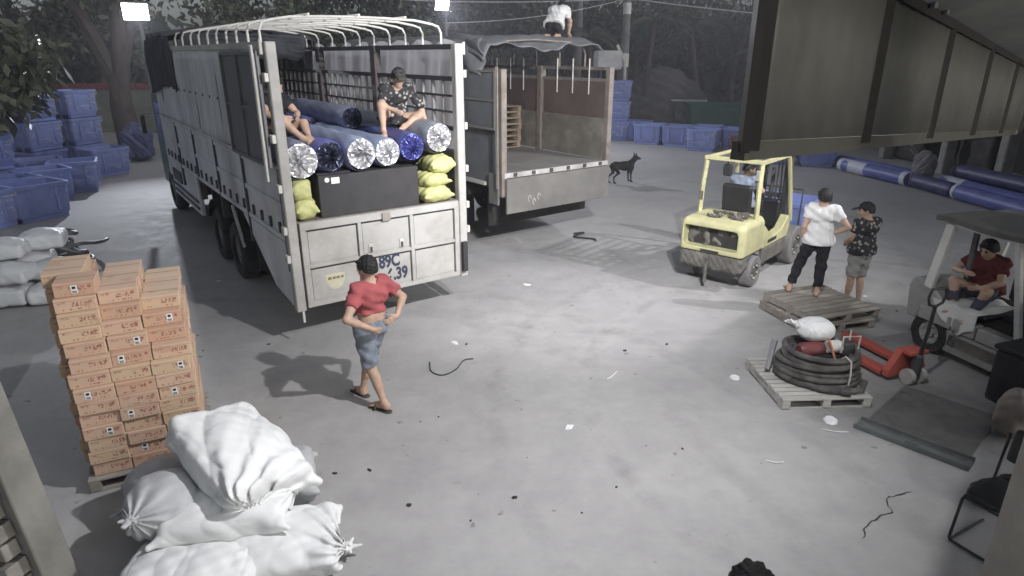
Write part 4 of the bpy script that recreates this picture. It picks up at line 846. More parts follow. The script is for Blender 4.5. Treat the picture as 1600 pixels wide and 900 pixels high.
# ------------------------------------------------------------------ carton stack
def carton_material():
    m = bpy.data.materials.new('carton_board'); m.use_nodes = True; n = m.node_tree.nodes; l = m.node_tree.links; b = n['Principled BSDF']; b.inputs['Roughness'].default_value = .75; b.inputs['Specular IOR Level'].default_value = .25
    tc = n.new('ShaderNodeTexCoord'); oi = n.new('ShaderNodeObjectInfo'); sx = n.new('ShaderNodeSeparateXYZ'); l.new(tc.outputs['Object'], sx.inputs[0])
    def mth(op, a, c=None, d=None):
        x = n.new('ShaderNodeMath'); x.operation = op
        for i, q in enumerate((a, c, d)):
            if q is None: continue
            if isinstance(q, (int, float)): x.inputs[i].default_value = q
            else: l.new(q, x.inputs[i])
        return x.outputs[0]
    def rng(v, lo, hi): return mth('MULTIPLY', mth('GREATER_THAN', v, lo), mth('LESS_THAN', v, hi))
    def nz(scale, stretch):
        mp = n.new('ShaderNodeMapping'); mp.inputs['Scale'].default_value = stretch; ad = n.new('ShaderNodeVectorMath'); ad.operation = 'ADD'; mu = n.new('ShaderNodeVectorMath'); mu.operation = 'SCALE'
        cb = n.new('ShaderNodeCombineXYZ'); l.new(oi.outputs['Random'], cb.inputs[0]); l.new(oi.outputs['Random'], cb.inputs[2]); l.new(cb.outputs[0], mu.inputs[0]); mu.inputs['Scale'].default_value = 31.0
        l.new(tc.outputs['Object'], ad.inputs[0]); l.new(mu.outputs[0], ad.inputs[1]); l.new(ad.outputs[0], mp.inputs['Vector'])
        x = n.new('ShaderNodeTexNoise'); x.inputs['Scale'].default_value = scale; x.inputs['Detail'].default_value = 4; l.new(mp.outputs[0], x.inputs['Vector']); return x.outputs['Fac']
    X, Y, Z = sx.outputs[0], sx.outputs[1], sx.outputs[2]; rd = oi.outputs['Random']
    x0 = mth('MULTIPLY_ADD', rd, .07, -.05)                                     # where the big print begins
    xx = mth('SUBTRACT', X, x0)
    front = mth('LESS_THAN', Y, -.149)
    glyph = mth('GREATER_THAN', nz(75, (1, .1, .55)), .50)
    words = mth('MULTIPLY', mth('MULTIPLY', rng(xx, 0, .125), rng(Z, .046, .086)), glyph)
    words = mth('MULTIPLY', words, mth('SUBTRACT', 1, rng(xx, .052, .062)))
    small = mth('MULTIPLY', mth('MULTIPLY', rng(X, -.128, -.07), rng(Z, .078, .100)), mth('GREATER_THAN', nz(110, (1, .1, 1.2)), .52))
    low = mth('MULTIPLY', mth('MULTIPLY', rng(X, -.12, .10), rng(Z, .018, .030)), mth('GREATER_THAN', nz(60, (1, .1, .3)), .55))
    badge = mth('MULTIPLY', mth('LESS_THAN', mth('ADD', mth('POWER', mth('SUBTRACT', X, .112), 2), mth('POWER', mth('SUBTRACT', Z, .078), 2)), .00020), mth('GREATER_THAN', nz(90, (1, 1, 1)), .42))
    pr = mth('MULTIPLY', front, mth('MINIMUM', mth('ADD', mth('ADD', words, small), mth('ADD', low, badge)), 1))
    band = mth('MULTIPLY', front, rng(Z, .094, .103))
    tape = rng(Y, -.024, .024)
    def mix(f, a, c):
        x = n.new('ShaderNodeMix'); x.data_type = 'RGBA'
        for q, i in ((f, 0), (a, 6), (c, 7)):
            if isinstance(q, tuple): x.inputs[i].default_value = (*q, 1)
            elif isinstance(q, (int, float)): x.inputs[i].default_value = q
            else: l.new(q, x.inputs[i])
        return x.outputs[2]
    base = mix(nz(5, (1, 1, 1)), (.49, .335, .24), (.60, .43, .315)); base = mix(mth('MULTIPLY', mth('GREATER_THAN', rd, .74), .45), base, (.58, .45, .29)); base = mix(mth('MULTIPLY', mth('LESS_THAN', rd, .28), .45), base, (.46, .275, .18))
    base = mix(mth('MULTIPLY', tape, mth('MULTIPLY', .45, mth('GREATER_THAN', Z, .1))), base, (.50, .37, .25)); base = mix(mth('MULTIPLY', band, .35), base, (.34, .12, .09)); base = mix(mth('MULTIPLY', pr, .8), base, (.25, .075, .06))
    w = mth('GREATER_THAN', nz(3.5, (1, 1, 3)), .66); base = mix(mth('MULTIPLY', w, .35), base, (.36, .19, .14))
    l.new(base, b.inputs['Base Color']); return m
CART = carton_material(); BXW, BXD, BXH = .306, .300, .125
cmesh = MB().box(-BXW/2, BXW/2, -BXD/2, BXD/2, 0, BXH-.002).mesh('carton', bevel=.004); cmesh.materials.append(CART)
flap = MB().box(-BXW/2+.008, BXW/2-.008, -.004, .0, 0, .0015).mesh('flap_seam'); flap.materials.append(mat('seam_brown', (.25, .15, .10), .9))
lblm = MB().box(-.024, .024, -.0025, -.0008, .025, .098).mesh('label'); lblm.materials.append(STK)
mkA = MB().box(-.013, .013, -.0042, -.0027, .066, .088).box(-.018, .016, -.0042, -.0027, .042, .049).box(-.014, .018, -.0042, -.0027, .031, .037).mesh('mark'); mkA.materials.append(mat('ink_black', (.02, .02, .02), .7))
SO = (-3.74, 4.80); SA_ = R(26); ST = frame(SO, SA_)
words = ['bottom', 'second', 'third', 'fourth', 'fifth', 'sixth', 'seventh', 'eighth', 'ninth', 'tenth', 'eleventh', 'twelfth', 'thirteenth', 'topmost']
cols = ['left', 'middle', 'right']; labelled = {(0, 6): 1, (0, 3): .05, (1, 9): .07, (1, 8): -.08, (2, 10): .06, (2, 5): -.03, (1, 1): -.02, (0, 13): .0, (1, 4): -.07, (2, 7): .08}
ccount = 0
def put_carton(i, c, row, yoff, jx, jr):
    global ccount
    o = bpy.data.objects.new('carton', cmesh); COL.objects.link(o)
    p = ST(.005+c*.310+BXW/2+jx, yoff+BXD/2+row*.303, .140+i*BXH); o.location = p; o.rotation_euler = (0, 0, SA_+jr)
    where = ('front row', 'second row', 'third row', 'rear row')[row]
    tag(o, f'orange printed carton, {cols[c]} column, {where}, {words[i]} layer', 'carton', 'cartons stacked on the pallet')
    if i >= 7:
        s_ = bpy.data.objects.new('flap_seam', flap); COL.objects.link(s_); s_.parent = o; s_.location = (0, 0, BXH-.0015)
    if row == 0 and (c, i) in labelled:
        L_ = bpy.data.objects.new('label', lblm); COL.objects.link(L_); L_.parent = o; L_.location = (labelled[(c, i)] if abs(labelled[(c, i)]) < .5 else -.05, -BXD/2, 0)
        k_ = bpy.data.objects.new('mark', mkA); COL.objects.link(k_); k_.parent = L_
    ccount += 1
for i in range(14):
    top = {0: 13, 1: 12, 2: 11}
    for c in range(3):
        if i > top[c]: continue
        sb = 0.0 if i < 8 else (i-7)*(.045, .062, .088)[c]
        for row in range(4):
            y_ = sb+row*.303
            if y_ > 1.15: break
            if row > 0 and not (c == 2 or i >= top[c]-1 or (c == 0 and row == 1)): continue
            rj = random.Random(i*17+c*5+row)
            put_carton(i, c, row, sb+rj.uniform(-.022, .022), rj.uniform(-.003, .003)-.012*math.sin(i*2.1)-.02*(i > 9)+(.03 if (i == 13 and row == 0) else 0)-(.10 if (c == 0 and row > 0) else 0), R(rj.uniform(-.6, .6)+1.6*math.sin(i*3.3)) if i > 0 else 0)
pc = ST(.46, .62, 0); pallet('pallet under the tall stack of orange cartons', (pc.x, pc.y, 0.001), SA_, 1.02, 1.32, 8, WOODG, 'wooden pallets on the yard')

# ------------------------------------------------------------------ white sacks in the foreground and the bale pile at the left edge
SWH = mat('sack_white', (.74, .75, .745), .6, 0, .06, 5, bump=.18, bscale=140, dirt=.15, dirtcol=(.45, .45, .44))
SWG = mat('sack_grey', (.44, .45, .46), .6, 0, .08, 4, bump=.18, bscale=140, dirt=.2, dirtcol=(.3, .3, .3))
G_ = 'white sacks in the foreground'
sack('sack', 'low white sack at the front right of the foreground heap', 'sack', (-1.86, 3.98, .15), R(12), (.98, .66, .30), SWH, G_, seed=11, h=.011, wr=.012, tie=(.56, -.10, -.07), boxy=1, crease=.9)
sack('sack', 'low white sack at the bottom edge under the others', 'sack', (-2.32, 3.64, .16), R(8), (.92, .62, .34), SWH, G_, seed=12, h=.011, wr=.011, boxy=.8, crease=.9)
sack('sack', 'white sack in the middle of the heap under the big one', 'sack', (-2.22, 4.12, .38), R(12), (.92, .60, .34), SWH, G_, seed=13, h=.011, wr=.011, tie=(.49, .14, .0), boxy=.8, crease=1)
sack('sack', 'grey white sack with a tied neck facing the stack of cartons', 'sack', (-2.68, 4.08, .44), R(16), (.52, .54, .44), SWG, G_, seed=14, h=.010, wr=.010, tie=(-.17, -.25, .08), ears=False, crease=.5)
sack('sack', 'largest white sack lying across the top of the heap', 'sack', (-2.22, 4.44, .66), R(-34), (1.02, .74, .42), SWH, G_, tilt=(-14, 16), seed=15, h=.011, wr=.014, tie=(.51, -.11, -.10), boxy=1, crease=1.1)
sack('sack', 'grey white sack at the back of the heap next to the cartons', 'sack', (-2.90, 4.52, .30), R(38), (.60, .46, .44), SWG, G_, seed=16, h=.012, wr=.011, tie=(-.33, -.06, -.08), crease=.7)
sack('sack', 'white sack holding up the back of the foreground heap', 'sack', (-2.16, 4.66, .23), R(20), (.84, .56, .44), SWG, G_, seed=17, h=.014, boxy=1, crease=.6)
BAL = mat('bale_white', (.60, .62, .63), .5, 0, .08, 4, bump=.3, bscale=25, dirt=.25, dirtcol=(.36, .37, .39))
for i, (x, y, z, sx_, sy_, sz_, lb) in enumerate(((-7.95, 9.35, .20, .80, .5, .40, 'white wrapped bale at the bottom of the pile, left'), (-7.32, 9.55, .17, .62, .5, .34, 'white wrapped bale at the bottom of the pile, nearest the cartons'),
        (-7.85, 9.85, .20, .8, .5, .4, 'white wrapped bale at the back of the bottom layer'), (-7.75, 9.30, .56, .72, .5, .34, 'white wrapped bale in the middle of the pile, left'), (-7.30, 9.72, .50, .66, .5, .32, 'white wrapped bale in the middle of the pile, right'),
        (-7.80, 9.85, .60, .72, .5, .38, 'white wrapped bale at the back of the second layer'), (-7.85, 9.45, .90, .70, .48, .32, 'white wrapped bale on top of the pile at the left edge'), (-7.55, 9.95, .92, .62, .5, .34, 'white wrapped bale on top at the back of the pile'),
        (-8.5, 9.7, .35, .7, .6, .7, 'tall white wrapped bale at the left border of the picture'), (-6.78, 9.35, .12, .42, .34, .24, 'small white carton-like bale on the floor beside the pile'))):
    sack('wrapped_bale', lb, 'bale', (x, y, z), R(random.uniform(8, 32)), (sx_, sy_, sz_), BAL, 'white wrapped bales at the left edge', seed=30+i, h=.015, wr=.008, ears=False, boxy=1, crease=.7)
# heap of rubber tubes and straps
tb = thing('tube_heap', 'tangled heap of grey rubber tubes beside the white bales', 'tubes', (-8.75, 11.75, 0), 0)
TUB = mat('tube_rubber', (.10, .10, .105), .45, 0, .4, 5, bump=.3, dirt=.6, dirtcol=(.38, .38, .38), dscale=2)
for i in range(11):
    cx, cy, rz_ = random.uniform(-.5, .6), random.uniform(-.25, .3), random.uniform(.22, .42); tx, ty = random.uniform(-.35, .35), random.uniform(-.35, .35); z0 = .08+.045*i*(1-abs(cx)*.9)
    rr = .028+.02*random.random()
    pts = [(cx+rz_*1.15*math.cos(a)+.03*math.sin(3*a), cy+rz_*.8*math.sin(a), max(rr, z0+tx*rz_*math.cos(a)+ty*rz_*math.sin(a)+.02*math.sin(4*a+i))) for a in [2*math.pi*k/26 for k in range(26)]]
    MB().tube(pts, rr, 8, closed=True).build('tube_loop', TUB, tb, smooth=True)

# ------------------------------------------------------------------ blue tubs
BLU = mat('tub_blue', (.21, .26, .54), .36, 0, .15, 3, bump=.10, bscale=14, dirt=.22, dirtcol=(.22, .25, .44), rnd=.14)
def wrap_material():
    m = bpy.data.materials.new('stretch_wrap'); m.use_nodes = True; n = m.node_tree.nodes; l = m.node_tree.links; b = n['Principled BSDF']; MATS['wrap'] = m
    b.inputs['Base Color'].default_value = (.8, .82, .88, 1); b.inputs['Roughness'].default_value = .12
    tc = n.new('ShaderNodeTexCoord'); nz = n.new('ShaderNodeTexNoise'); nz.inputs['Scale'].default_value = 5; nz.inputs['Detail'].default_value = 7; nz.inputs['Roughness'].default_value = .7
    mp = n.new('ShaderNodeMapping'); mp.inputs['Scale'].default_value = (1, 1, 2.2); l.new(tc.outputs['Object'], mp.inputs[0]); l.new(mp.outputs[0], nz.inputs['Vector'])
    r = n.new('ShaderNodeValToRGB'); r.color_ramp.elements[0].position = .52; r.color_ramp.elements[0].color = (.0, .0, .0, 1); r.color_ramp.elements[1].position = .72; r.color_ramp.elements[1].color = (.6, .6, .6, 1); l.new(nz.outputs['Fac'], r.inputs[0]); l.new(r.outputs[0], b.inputs['Alpha'])
    bp = n.new('ShaderNodeBump'); bp.inputs['Strength'].default_value = 1; bp.inputs['Distance'].default_value = .06; l.new(nz.outputs['Fac'], bp.inputs['Height']); l.new(bp.outputs[0], b.inputs['Normal']); return m
WRAP = wrap_material()
def rrect(hx, hy, r, z, n=4):
    out = []
    for cx, cy, a0 in ((hx-r, hy-r, 0), (-hx+r, hy-r, 90), (-hx+r, -hy+r, 180), (hx-r, -hy+r, 270)):
        for k in range(n+1): a = R(a0+90*k/n); out.append((cx+r*math.cos(a), cy+r*math.sin(a), z))
    return out
def loft(loops, closed_bottom=True):
    mb = MB(); n = len(loops[0]); vs = [v for lp in loops for v in lp]
    fs = [(i*n+k, i*n+(k+1) % n, (i+1)*n+(k+1) % n, (i+1)*n+k) for i in range(len(loops)-1) for k in range(n)]
    fs += [tuple(reversed(range(n))), tuple((len(loops)-1)*n+k for k in range(n))]; return mb.add(vs, fs)
TH = .86
tub_me = loft([rrect(.53, .43, .07, .10), rrect(.56, .46, .08, .16), rrect(.585, .485, .08, TH-.09), rrect(.62, .52, .08, TH-.085), rrect(.62, .52, .08, TH-.005), rrect(.61, .51, .075, TH), rrect(.56, .46, .07, TH), rrect(.55, .45, .07, TH-.03), rrect(.50, .40, .08, .2)]).mesh('shell', smooth=True); tub_me.materials.append(BLU)
skid = MB().box(-.50, .50, -.06, .06, 0, .101).mesh('skid', bevel=.01); skid.materials.append(BLU)
film = MB().sheet(lambda u, v: ((lambda p, q: (p[0]*q, p[1]*q, .2+.62*v))((rrect(.64, .54, .1, 0)+[rrect(.64, .54, .1, 0)[0]])[round(u*20)], 1-.02*(1-v)+.008*math.sin(u*40+v*9))), 20, 6).mesh('stretch_film', smooth=True); film.materials.append(WRAP)
rib_me = MB().box(-.035, .035, -.012, .012, .2, TH-.1).mesh('rib', bevel=.008); rib_me.materials.append(BLU)
def tub(label, loc, rz, group, wrapped=True):
    t = thing('plastic_tub', label, 'tub', loc, rz, group)
    def ch(n, me, l=(0, 0, 0), r=0):
        o = bpy.data.objects.new(n, me); COL.objects.link(o); o.parent = t; o.location = l; o.rotation_euler = (0, 0, r); return o
    ch('shell', tub_me)
    for y in (-.36, 0, .36): ch('skid', skid, (0, y, 0))
    for x in (-.3, .3): ch('rib', rib_me, (x, -.49, 0)); ch('rib', rib_me, (x, .49, 0))
    for y in (-.2, .2): ch('rib', rib_me, (-.59, y, 0), R(90)); ch('rib', rib_me, (.59, y, 0), R(90))
    if wrapped: ch('stretch_film', film)
    return t
GL = 'blue tubs along the left side'
def L(lb, x, y, z, rz, w=True): tub(lb, (x, y, z), R(rz), GL, w)
L('blue tub with crumpled film at the left border, nearest of the tubs', -11.98, 14.12, 0, 60); L('open blue tub in the front row right of the film-wrapped one', -11.42, 15.08, 0, 60, False)
L('open blue tub with wrapped corner facing the trucks', -12.58, 18.42, 0, 30); L('open blue tub on the floor in front of the tall stack by the tree', -13.30, 21.05, 0, 62)
L('open blue tub in the second row behind the left border tub', -13.05, 14.80, 0, 60, False); L('open blue tub in the second row, middle', -12.50, 15.76, 0, 60, False)
L('open blue tub between the corner tub and the second row', -12.55, 17.05, 0, 50, False); L('open blue tub wedged behind the one with the wrapped corner', -13.85, 18.75, 0, 40, False)
for k, nm in enumerate(('bottom', 'middle', 'top')):
    z = k*.872
    L(f'{nm} blue tub of the stack behind the left border row', -13.75, 16.75, z, 60+k*1.5, k > 0); L(f'{nm} blue tub of the stack in front of the red wall', -15.00, 20.55, z, 76-k, k > 0)
    L(f'{nm} blue tub of the stack standing beside the tree trunk', -14.60, 22.0, z, 74+k, k > 0)
sack('wrapped_bundle', 'dark blue wrapped bundle standing between tree and truck', 'bundle', (-13.75, 23.9, .68), R(20), (.92, .86, 1.42), mat('bundle_blue', (.07, .075, .17), .4, 0, .3, 4, bump=.5, bscale=9), seed=50, h=.025, wr=.022, ears=False, boxy=1.0, crease=1.0)
GR_ = 'blue tubs at the back right'
def Rr(lb, x, y, z, rz, w=True): tub(lb, (x, y, z), R(rz), GR_, w)
Rr('blue tub in front of the three-high stack at the back', 6.05, 28.8, 0, -28, False); Rr('blue tub behind the front one at the back right', 5.75, 30.1, 0, -26, False); Rr('blue tub second from the three-high stack', 7.15, 28.15, 0, -28, False)
Rr('wrapped blue tub in the middle of the back right row', 7.85, 26.7, 0, -30); Rr('blue tub behind the wrapped one of the back row', 8.35, 28.0, 0, -30, False); Rr('blue tub at the canopy end of the back row', 9.35, 27.0, 0, -24, False)
for k, nm in enumerate(('bottom', 'middle', 'top')): Rr(f'{nm} blue tub of the three-high stack by the utility pole', 4.75, 30.2, k*.872, -8+k*3)
Rr('blue tub just left of the blue rolls under the canopy edge', 10.75, 22.9, 0, -14, False); Rr('blue tub beside the one left of the blue rolls', 9.55, 23.6, 0, -10, False)
rb = thing('red_bin', 'dark red open box among the blue tubs at the back', 'box', (9.0, 25.55, 0), R(-24)); MB().box(-.4, .4, -.35, .35, 0, .62).build('shell', mat('box_red', (.16, .03, .035), .5, dirt=.3), rb, bevel=.02); MB().box(-.43, .43, -.38, .38, .6, .68).build('rim', mat('box_red', 0), rb, bevel=.01)
sack('white_sheet', 'white folded sheet lying beside the dark red box', 'sheet', (9.35, 24.75, .17), R(-10), (.9, .6, .34), SWH, seed=61, h=.02)

# ------------------------------------------------------------------ blue rolls on the floor at the right
RB = {'blue': mat('floor_roll_blue', (.10, .12, .32), .45, 0, .25, 3, bump=.2), 'navy': mat('floor_roll_navy', (.05, .05, .12), .45, 0, .3, 3, bump=.2)}
PALE = mat('roll_sleeve', (.48, .49, .56), .5, 0, .12, 4, bump=.3)
def floor_roll(lb, a, b, r, c, bands):
    a, b = Vector(a), Vector(b); d = (b-a).length; t = thing('wrapped_roll', lb, 'roll', (a.x, a.y, a.z), math.atan2(b.y-a.y, b.x-a.x)-math.pi/2, 'blue rolls lying at the right')
    pts = [(.012*math.sin(k*1.3), d*k/12, 0) for k in range(13)]
    MB().tube(pts, [r*(.93 if k in (0, 12) else 1) for k in range(13)], 20).build('wrap', RB[c], t, smooth=True)
    for (u0, u1) in bands: MB().tube([(0, d*(u0+(u1-u0)*k/3), 0) for k in range(4)], r*1.025, 20).build('sleeve', PALE, t, smooth=True)
floor_roll('blue roll with a wide pale sleeve, front left of the floor rolls', (11.15, 21.75, .215), (11.78, 18.95, .215), .205, 'blue', ((0, .42), (.93, 1)))
floor_roll('blue roll behind the front left one on the floor', (11.2, 23.6, .215), (12.25, 19.4, .215), .205, 'blue', ((.22, .25),))
floor_roll('navy roll in front, half under the grey bundle', (11.88, 18.8, .215), (12.05, 17.3, .215), .205, 'navy', ())
floor_roll('blue roll in front nearest the white forklift', (12.06, 17.2, .215), (12.25, 14.6, .215), .205, 'blue', ((0, .04),))
floor_roll('blue roll with pale sleeve in the second row at right', (12.5, 18.7, .215), (12.85, 15.6, .215), .205, 'blue', ((0, .33),))
floor_roll('dark roll in the third row at the far right', (13.0, 19.0, .215), (13.4, 15.4, .215), .205, 'navy', ((.55, .6),))
floor_roll('navy roll lying on top between the second and third rows', (12.8, 18.4, .57), (13.1, 15.8, .57), .20, 'navy', ())
sack('cloth_bundle', 'grey cloth bundle slumped over the blue floor rolls', 'bundle', (12.15, 18.95, .62), R(30), (.5, .55, .9), mat('cloth_grey', (.17, .16, .17), .8, 0, .2, 5, bump=.3), seed=71, h=.02, wr=.014, ears=False)

# ------------------------------------------------------------------ yellow forklift seen from behind
FKL = thing('forklift', 'worn yellow forklift with a driver, rear turned to the camera', 'forklift', (3.63, 10.59, 0), R(-41.3)); FT = frame((3.63, 10.59), R(-41.3))
FY = mat('forklift_yellow', (.54, .52, .29), .5, .05, .08, 2, dirt=.5, dirtcol=(.24, .22, .15), dscale=3.2)
FD = mat('forklift_grime', (.10, .095, .085), .75, .1, .35, 4, bump=.2, dirt=.55, dirtcol=(.26, .25, .22), dscale=3)
BLK = mat('black_plastic', (.02, .02, .022), .5, 0, .2, 6)
TIR = mat('solid_tyre', (.19, .185, .18), .85, 0, .25, 5, bump=.2, dirt=.5, dirtcol=(.10, .10, .095))
c = SDF(.04); c.rbox((0, -.10, .80), (.56, .45, .34), .10); c.rbox((0, .0, 1.06), (.50, .38, .09), .06, k=.05); c.rbox((-.02, -.56, .85), (.47, .22, .17), .06).sub(); c.cut((0, 0, .60), (0, 0, -1))
mobj('counterweight', c.mesh('cw', .016), FY, FKL)
MB().box(-.47, .47, -.38, -.34, .66, 1.04).build('grille_recess', CHAS, FKL)
c = SDF(.03); rs = random.Random(5)
for i in range(14):
    a = Vector((rs.uniform(-.40, .40), -.36, rs.uniform(.70, .98))); c.cap(a, a+Vector((rs.uniform(-.1, .1), -.02, rs.uniform(-.12, .12))), rs.uniform(.03, .07), rs.uniform(.02, .05))
c.cut((0, 0, .665), (0, 0, -1)); c.cut((0, 0, 1.03), (0, 0, 1)); c.cut((.46, 0, 0), (1, 0, 0)); c.cut((-.46, 0, 0), (-1, 0, 0)); mobj('grimy_radiator', c.mesh('rad', .015), FD, FKL)
c = SDF(.03); c.rbox((0, -.11, .45), (.55, .44, .15), .09); c.noise = lambda X, Y, Z: .008*np.sin(X*37+Y*11)*np.sin(Z*41+X*17)
for q in (-1, 1): c.cap((q*.62, 0, .26), (q*.30, 0, .26), .30, .30).sub()
mobj('lower_weight', c.mesh('lw', .014), FD, FKL); MB().tube([(0, -.56, .45), (0, -.62, .40), (0, -.62, .12)], .03, 8).build('tow_pin', FD, FKL)
def fwheel(x, y, r, w, parent=FKL):
    M = Matrix.Translation((x, y, r)) @ Matrix.Rotation(R(90), 4, 'Y')
    t = MB().lathe([(r*.55, -w/2), (r*.93, -w/2), (r, -w*.40), (r, w*.40), (r*.93, w/2), (r*.55, w/2), (r*.55, -w/2)], 26, M, cap=False).build('wheel', TIR, parent, smooth=True)
    MB().lathe([(r*.6, -w*.42), (r*.6, w*.42), (r*.5, w*.44), (r*.40, w*.2), (r*.22, w*.25), (r*.20, w*.48), (.01, w*.48)], 18, M @ Matrix.Scale(1 if x > 0 else -1, 4, (0, 0, 1))).build('rim', FD, t, smooth=True)
    for k in range(5):
        a = R(72*k); MB().lathe([(.018, 0), (.018, .03)], 6, M @ Matrix.Translation((r*.42*math.cos(a), r*.42*math.sin(a), (w*.38 if x > 0 else -w*.38-.03)))).build('wheel_nut', LIT, t)
fwheel(.50, 0, .27, .20); fwheel(-.50, 0, .27, .20); fwheel(.53, 1.78, .36, .26); fwheel(-.53, 1.78, .36, .26)
MB().prism([(.34, .58), (1.5, .58), (1.58, .82), (1.45, .98), (1.2, .78), (.75, .72), (.36, .98)], .40, .55, Matrix(((0, 1, 0, 0), (1, 0, 0, 0), (0, 0, 1, 0), (0, 0, 0, 1)))).build('side_panel', FY, FKL, bevel=.012)
MB().prism([(.34, .58), (1.5, .58), (1.58, .82), (1.45, .98), (1.2, .78), (.75, .72), (.36, .98)], -.55, -.40, Matrix(((0, 1, 0, 0), (1, 0, 0, 0), (0, 0, 1, 0), (0, 0, 0, 1)))).build('side_panel', FY, FKL, bevel=.012)
for q in (-1, 1): MB().box(q*.47-.09, q*.47+.09, .36, 1.40, .30, .57).build('step_box', FD, FKL, bevel=.02)
MB().box(-.40, .40, .30, 1.55, .40, .70).build('engine_deck', CHAS, FKL); MB().box(-.38, .38, 1.38, 1.56, .7, 1.22).build('dash', BLK, FKL, bevel=.03)
MB().tube([(-.05, 1.38, 1.2), (-.05, 1.18, 1.32)], .02, 6).build('steering_column', BLK, FKL); MB().tube([(-.05+.16*math.cos(a), 1.17+.07*math.sin(a), 1.32+.145*math.sin(a)) for a in [2*math.pi*k/20 for k in range(20)]], .014, 6, closed=True).build('steering_wheel', BLK, FKL, smooth=True)
c = SDF(.03); c.rbox((0, .36, 1.36), (.26, .05, .27), .05, Matrix.Rotation(R(8), 3, 'X')); c.rbox((0, .62, 1.08), (.25, .26, .07), .05); mobj('seat', c.mesh('seat', .014), BLK, FKL)
for q in (-1, 1):
    MB().tube([(q*.50, .02, 1.05), (q*.485, .02, 1.6), (q*.47, .06, 2.05)], .042, 4).build('guard_post', FY, FKL)
    MB().tube([(q*.53, 1.62, .85), (q*.50, 1.50, 1.4), (q*.47, 1.32, 1.98), (q*.47, 1.22, 2.06)], .036, 6).build('guard_post', FY, FKL, smooth=True)
    MB().bar((q*.47, .04, 2.06), (q*.47, 1.25, 2.06), .06, .07).build('guard_rail', FY, FKL, bevel=.008)
MB().bar((-.50, .04, 2.07), (.50, .04, 2.07), .075, .065).build('guard_rail', FY, FKL, bevel=.008); MB().bar((-.50, 1.25, 2.06), (.50, 1.25, 2.06), .06, .06).build('guard_rail', FY, FKL, bevel=.008)
for k in range(5): MB().bar((-.32+.16*k, .08, 2.07), (-.32+.16*k, 1.22, 2.07), .03, .03).build('guard_bar', FD, FKL)
MB().box(-.20, -.04, .08, .16, 1.78, 1.98).build('mirror', BLK, FKL, bevel=.03); MB().tube([(-.12, .1, 2.05), (-.12, .1, 1.95)], .012, 6).build('mirror_stem', BLK, FKL)
MB().box(.42, .48, -.04, .0, 1.78, 1.95).build('tail_lamp', mat('lamp_amber', (.35, .33, .30), .3), FKL, bevel=.01)
for q in (-1, 1):
    MB().box(q*.28-.045, q*.28+.045, 1.92, 2.04, .06, 2.15).build('mast_channel', DGR, FKL); MB().box(q*.20-.03, q*.20+.03, 2.05, 2.12, .08, 2.1).build('mast_channel', DGR, FKL)
    MB().box(q*.28-.06, q*.28+.06, 2.2, 3.25, .10, .145).build('fork', DGR, FKL); MB().box(q*.28-.06, q*.28+.06, 2.15, 2.2, .10, .62).build('fork_shank', DGR, FKL)
for z in (.5, 1.2, 2.1): MB().box(-.30, .30, 1.93, 2.0, z-.04, z+.04).build('mast_tie', DGR, FKL)
MB().tube([(-.52, 2.17, .5), (-.52, 2.17, 1.32), (.52, 2.17, 1.32), (.52, 2.17, .5)], .018, 6).build('load_backrest', DGR, FKL)
for k in range(4): MB().tube([(-.31+.207*k, 2.17, .45), (-.31+.207*k, 2.17, 1.31)], .014, 6).build('backrest_bar', DGR, FKL)
MB().tube([(0, 1.98, .1), (0, 1.98, 1.7)], .035, 8).build('lift_ram', FD, FKL)
for x in (-.10, .10): MB().tube([(x, 1.93, .5), (x, 1.93, 2.08)], .014, 6).build('lift_chain', DGR, FKL)
for x in (-.15, .16): MB().tube([(x, 1.88, .75), (x*1.3, 1.84, 1.4), (x, 1.90, 2.0)], .016, 6).build('hydraulic_hose', BLK, FKL, smooth=True)
MB().box(-.52, -.46, -.02, .03, 1.35, 1.5).build('decal_plate', FD, FKL); MB().box(.552, .556, .55, .95, .64, .70).build('decal', CHAS, FKL); MB().box(-.16, .16, -.556, -.551, .615, .655).build('decal', CHAS, FKL)
q = FT(0, 2.85, .147); tub('blue tub carried on the yellow forklift forks', q, R(-41.3), None, False)
# rag heap on the hood
rg = thing('rag_heap', 'crumpled camouflage rags lying on the yellow forklift hood', 'rags', FT(.12, -.12, 1.150), R(-41.3))
c = SDF(.02); rs = random.Random(3)
for i in range(26):
    a = Vector((rs.uniform(-.32, .34), rs.uniform(-.2, .2), rs.uniform(.0, .05))); b_ = a+Vector((rs.uniform(-.16, .16), rs.uniform(-.1, .1), rs.uniform(-.02, .02))); c.cap(a, b_, .032, .020)
c.cut((0, 0, -.004), (0, 0, -1)); mobj('cloth', c.mesh('rags', .012), floral('rag_camo', (.10, .09, .075), (.36, .33, .26), (.035, .03, .03), 11), rg)
human('driver in a blue grey shirt sitting in the yellow forklift', FT(0, .60, 1.145), R(-41.3), dict(
    pel=(0, -.02, .10), wai=(0, -.04, .24), che=(.01, -.02, .43), nek=(.02, .01, .56), hed=(.04, .05, .70), face=(.75, .6, -.25), shr=(.18, .0, .53), shl=(-.15, -.02, .53),
    hpr=(.085, .05, .09), hpl=(-.085, .05, .09), knr=(.13, .44, .08), knl=(-.13, .44, .08), anr=(.13, .56, -.30), anl=(-.13, .56, -.30), tor=(.14, .70, -.35), tol=(-.14, .70, -.35),
    elr=(.26, .18, .33), wrr=(.12, .42, .26), ell=(-.24, .16, .33), wrl=(-.12, .42, .26), hnr=(-.2, .9, .1), hnl=(.2, .9, .1)),
    shirt=cloth('shirt_bluegrey', (.24, .28, .36), .1), legs=BLACK, sleeves=.6, leg_len=1.7, loose=.014, h=.012)

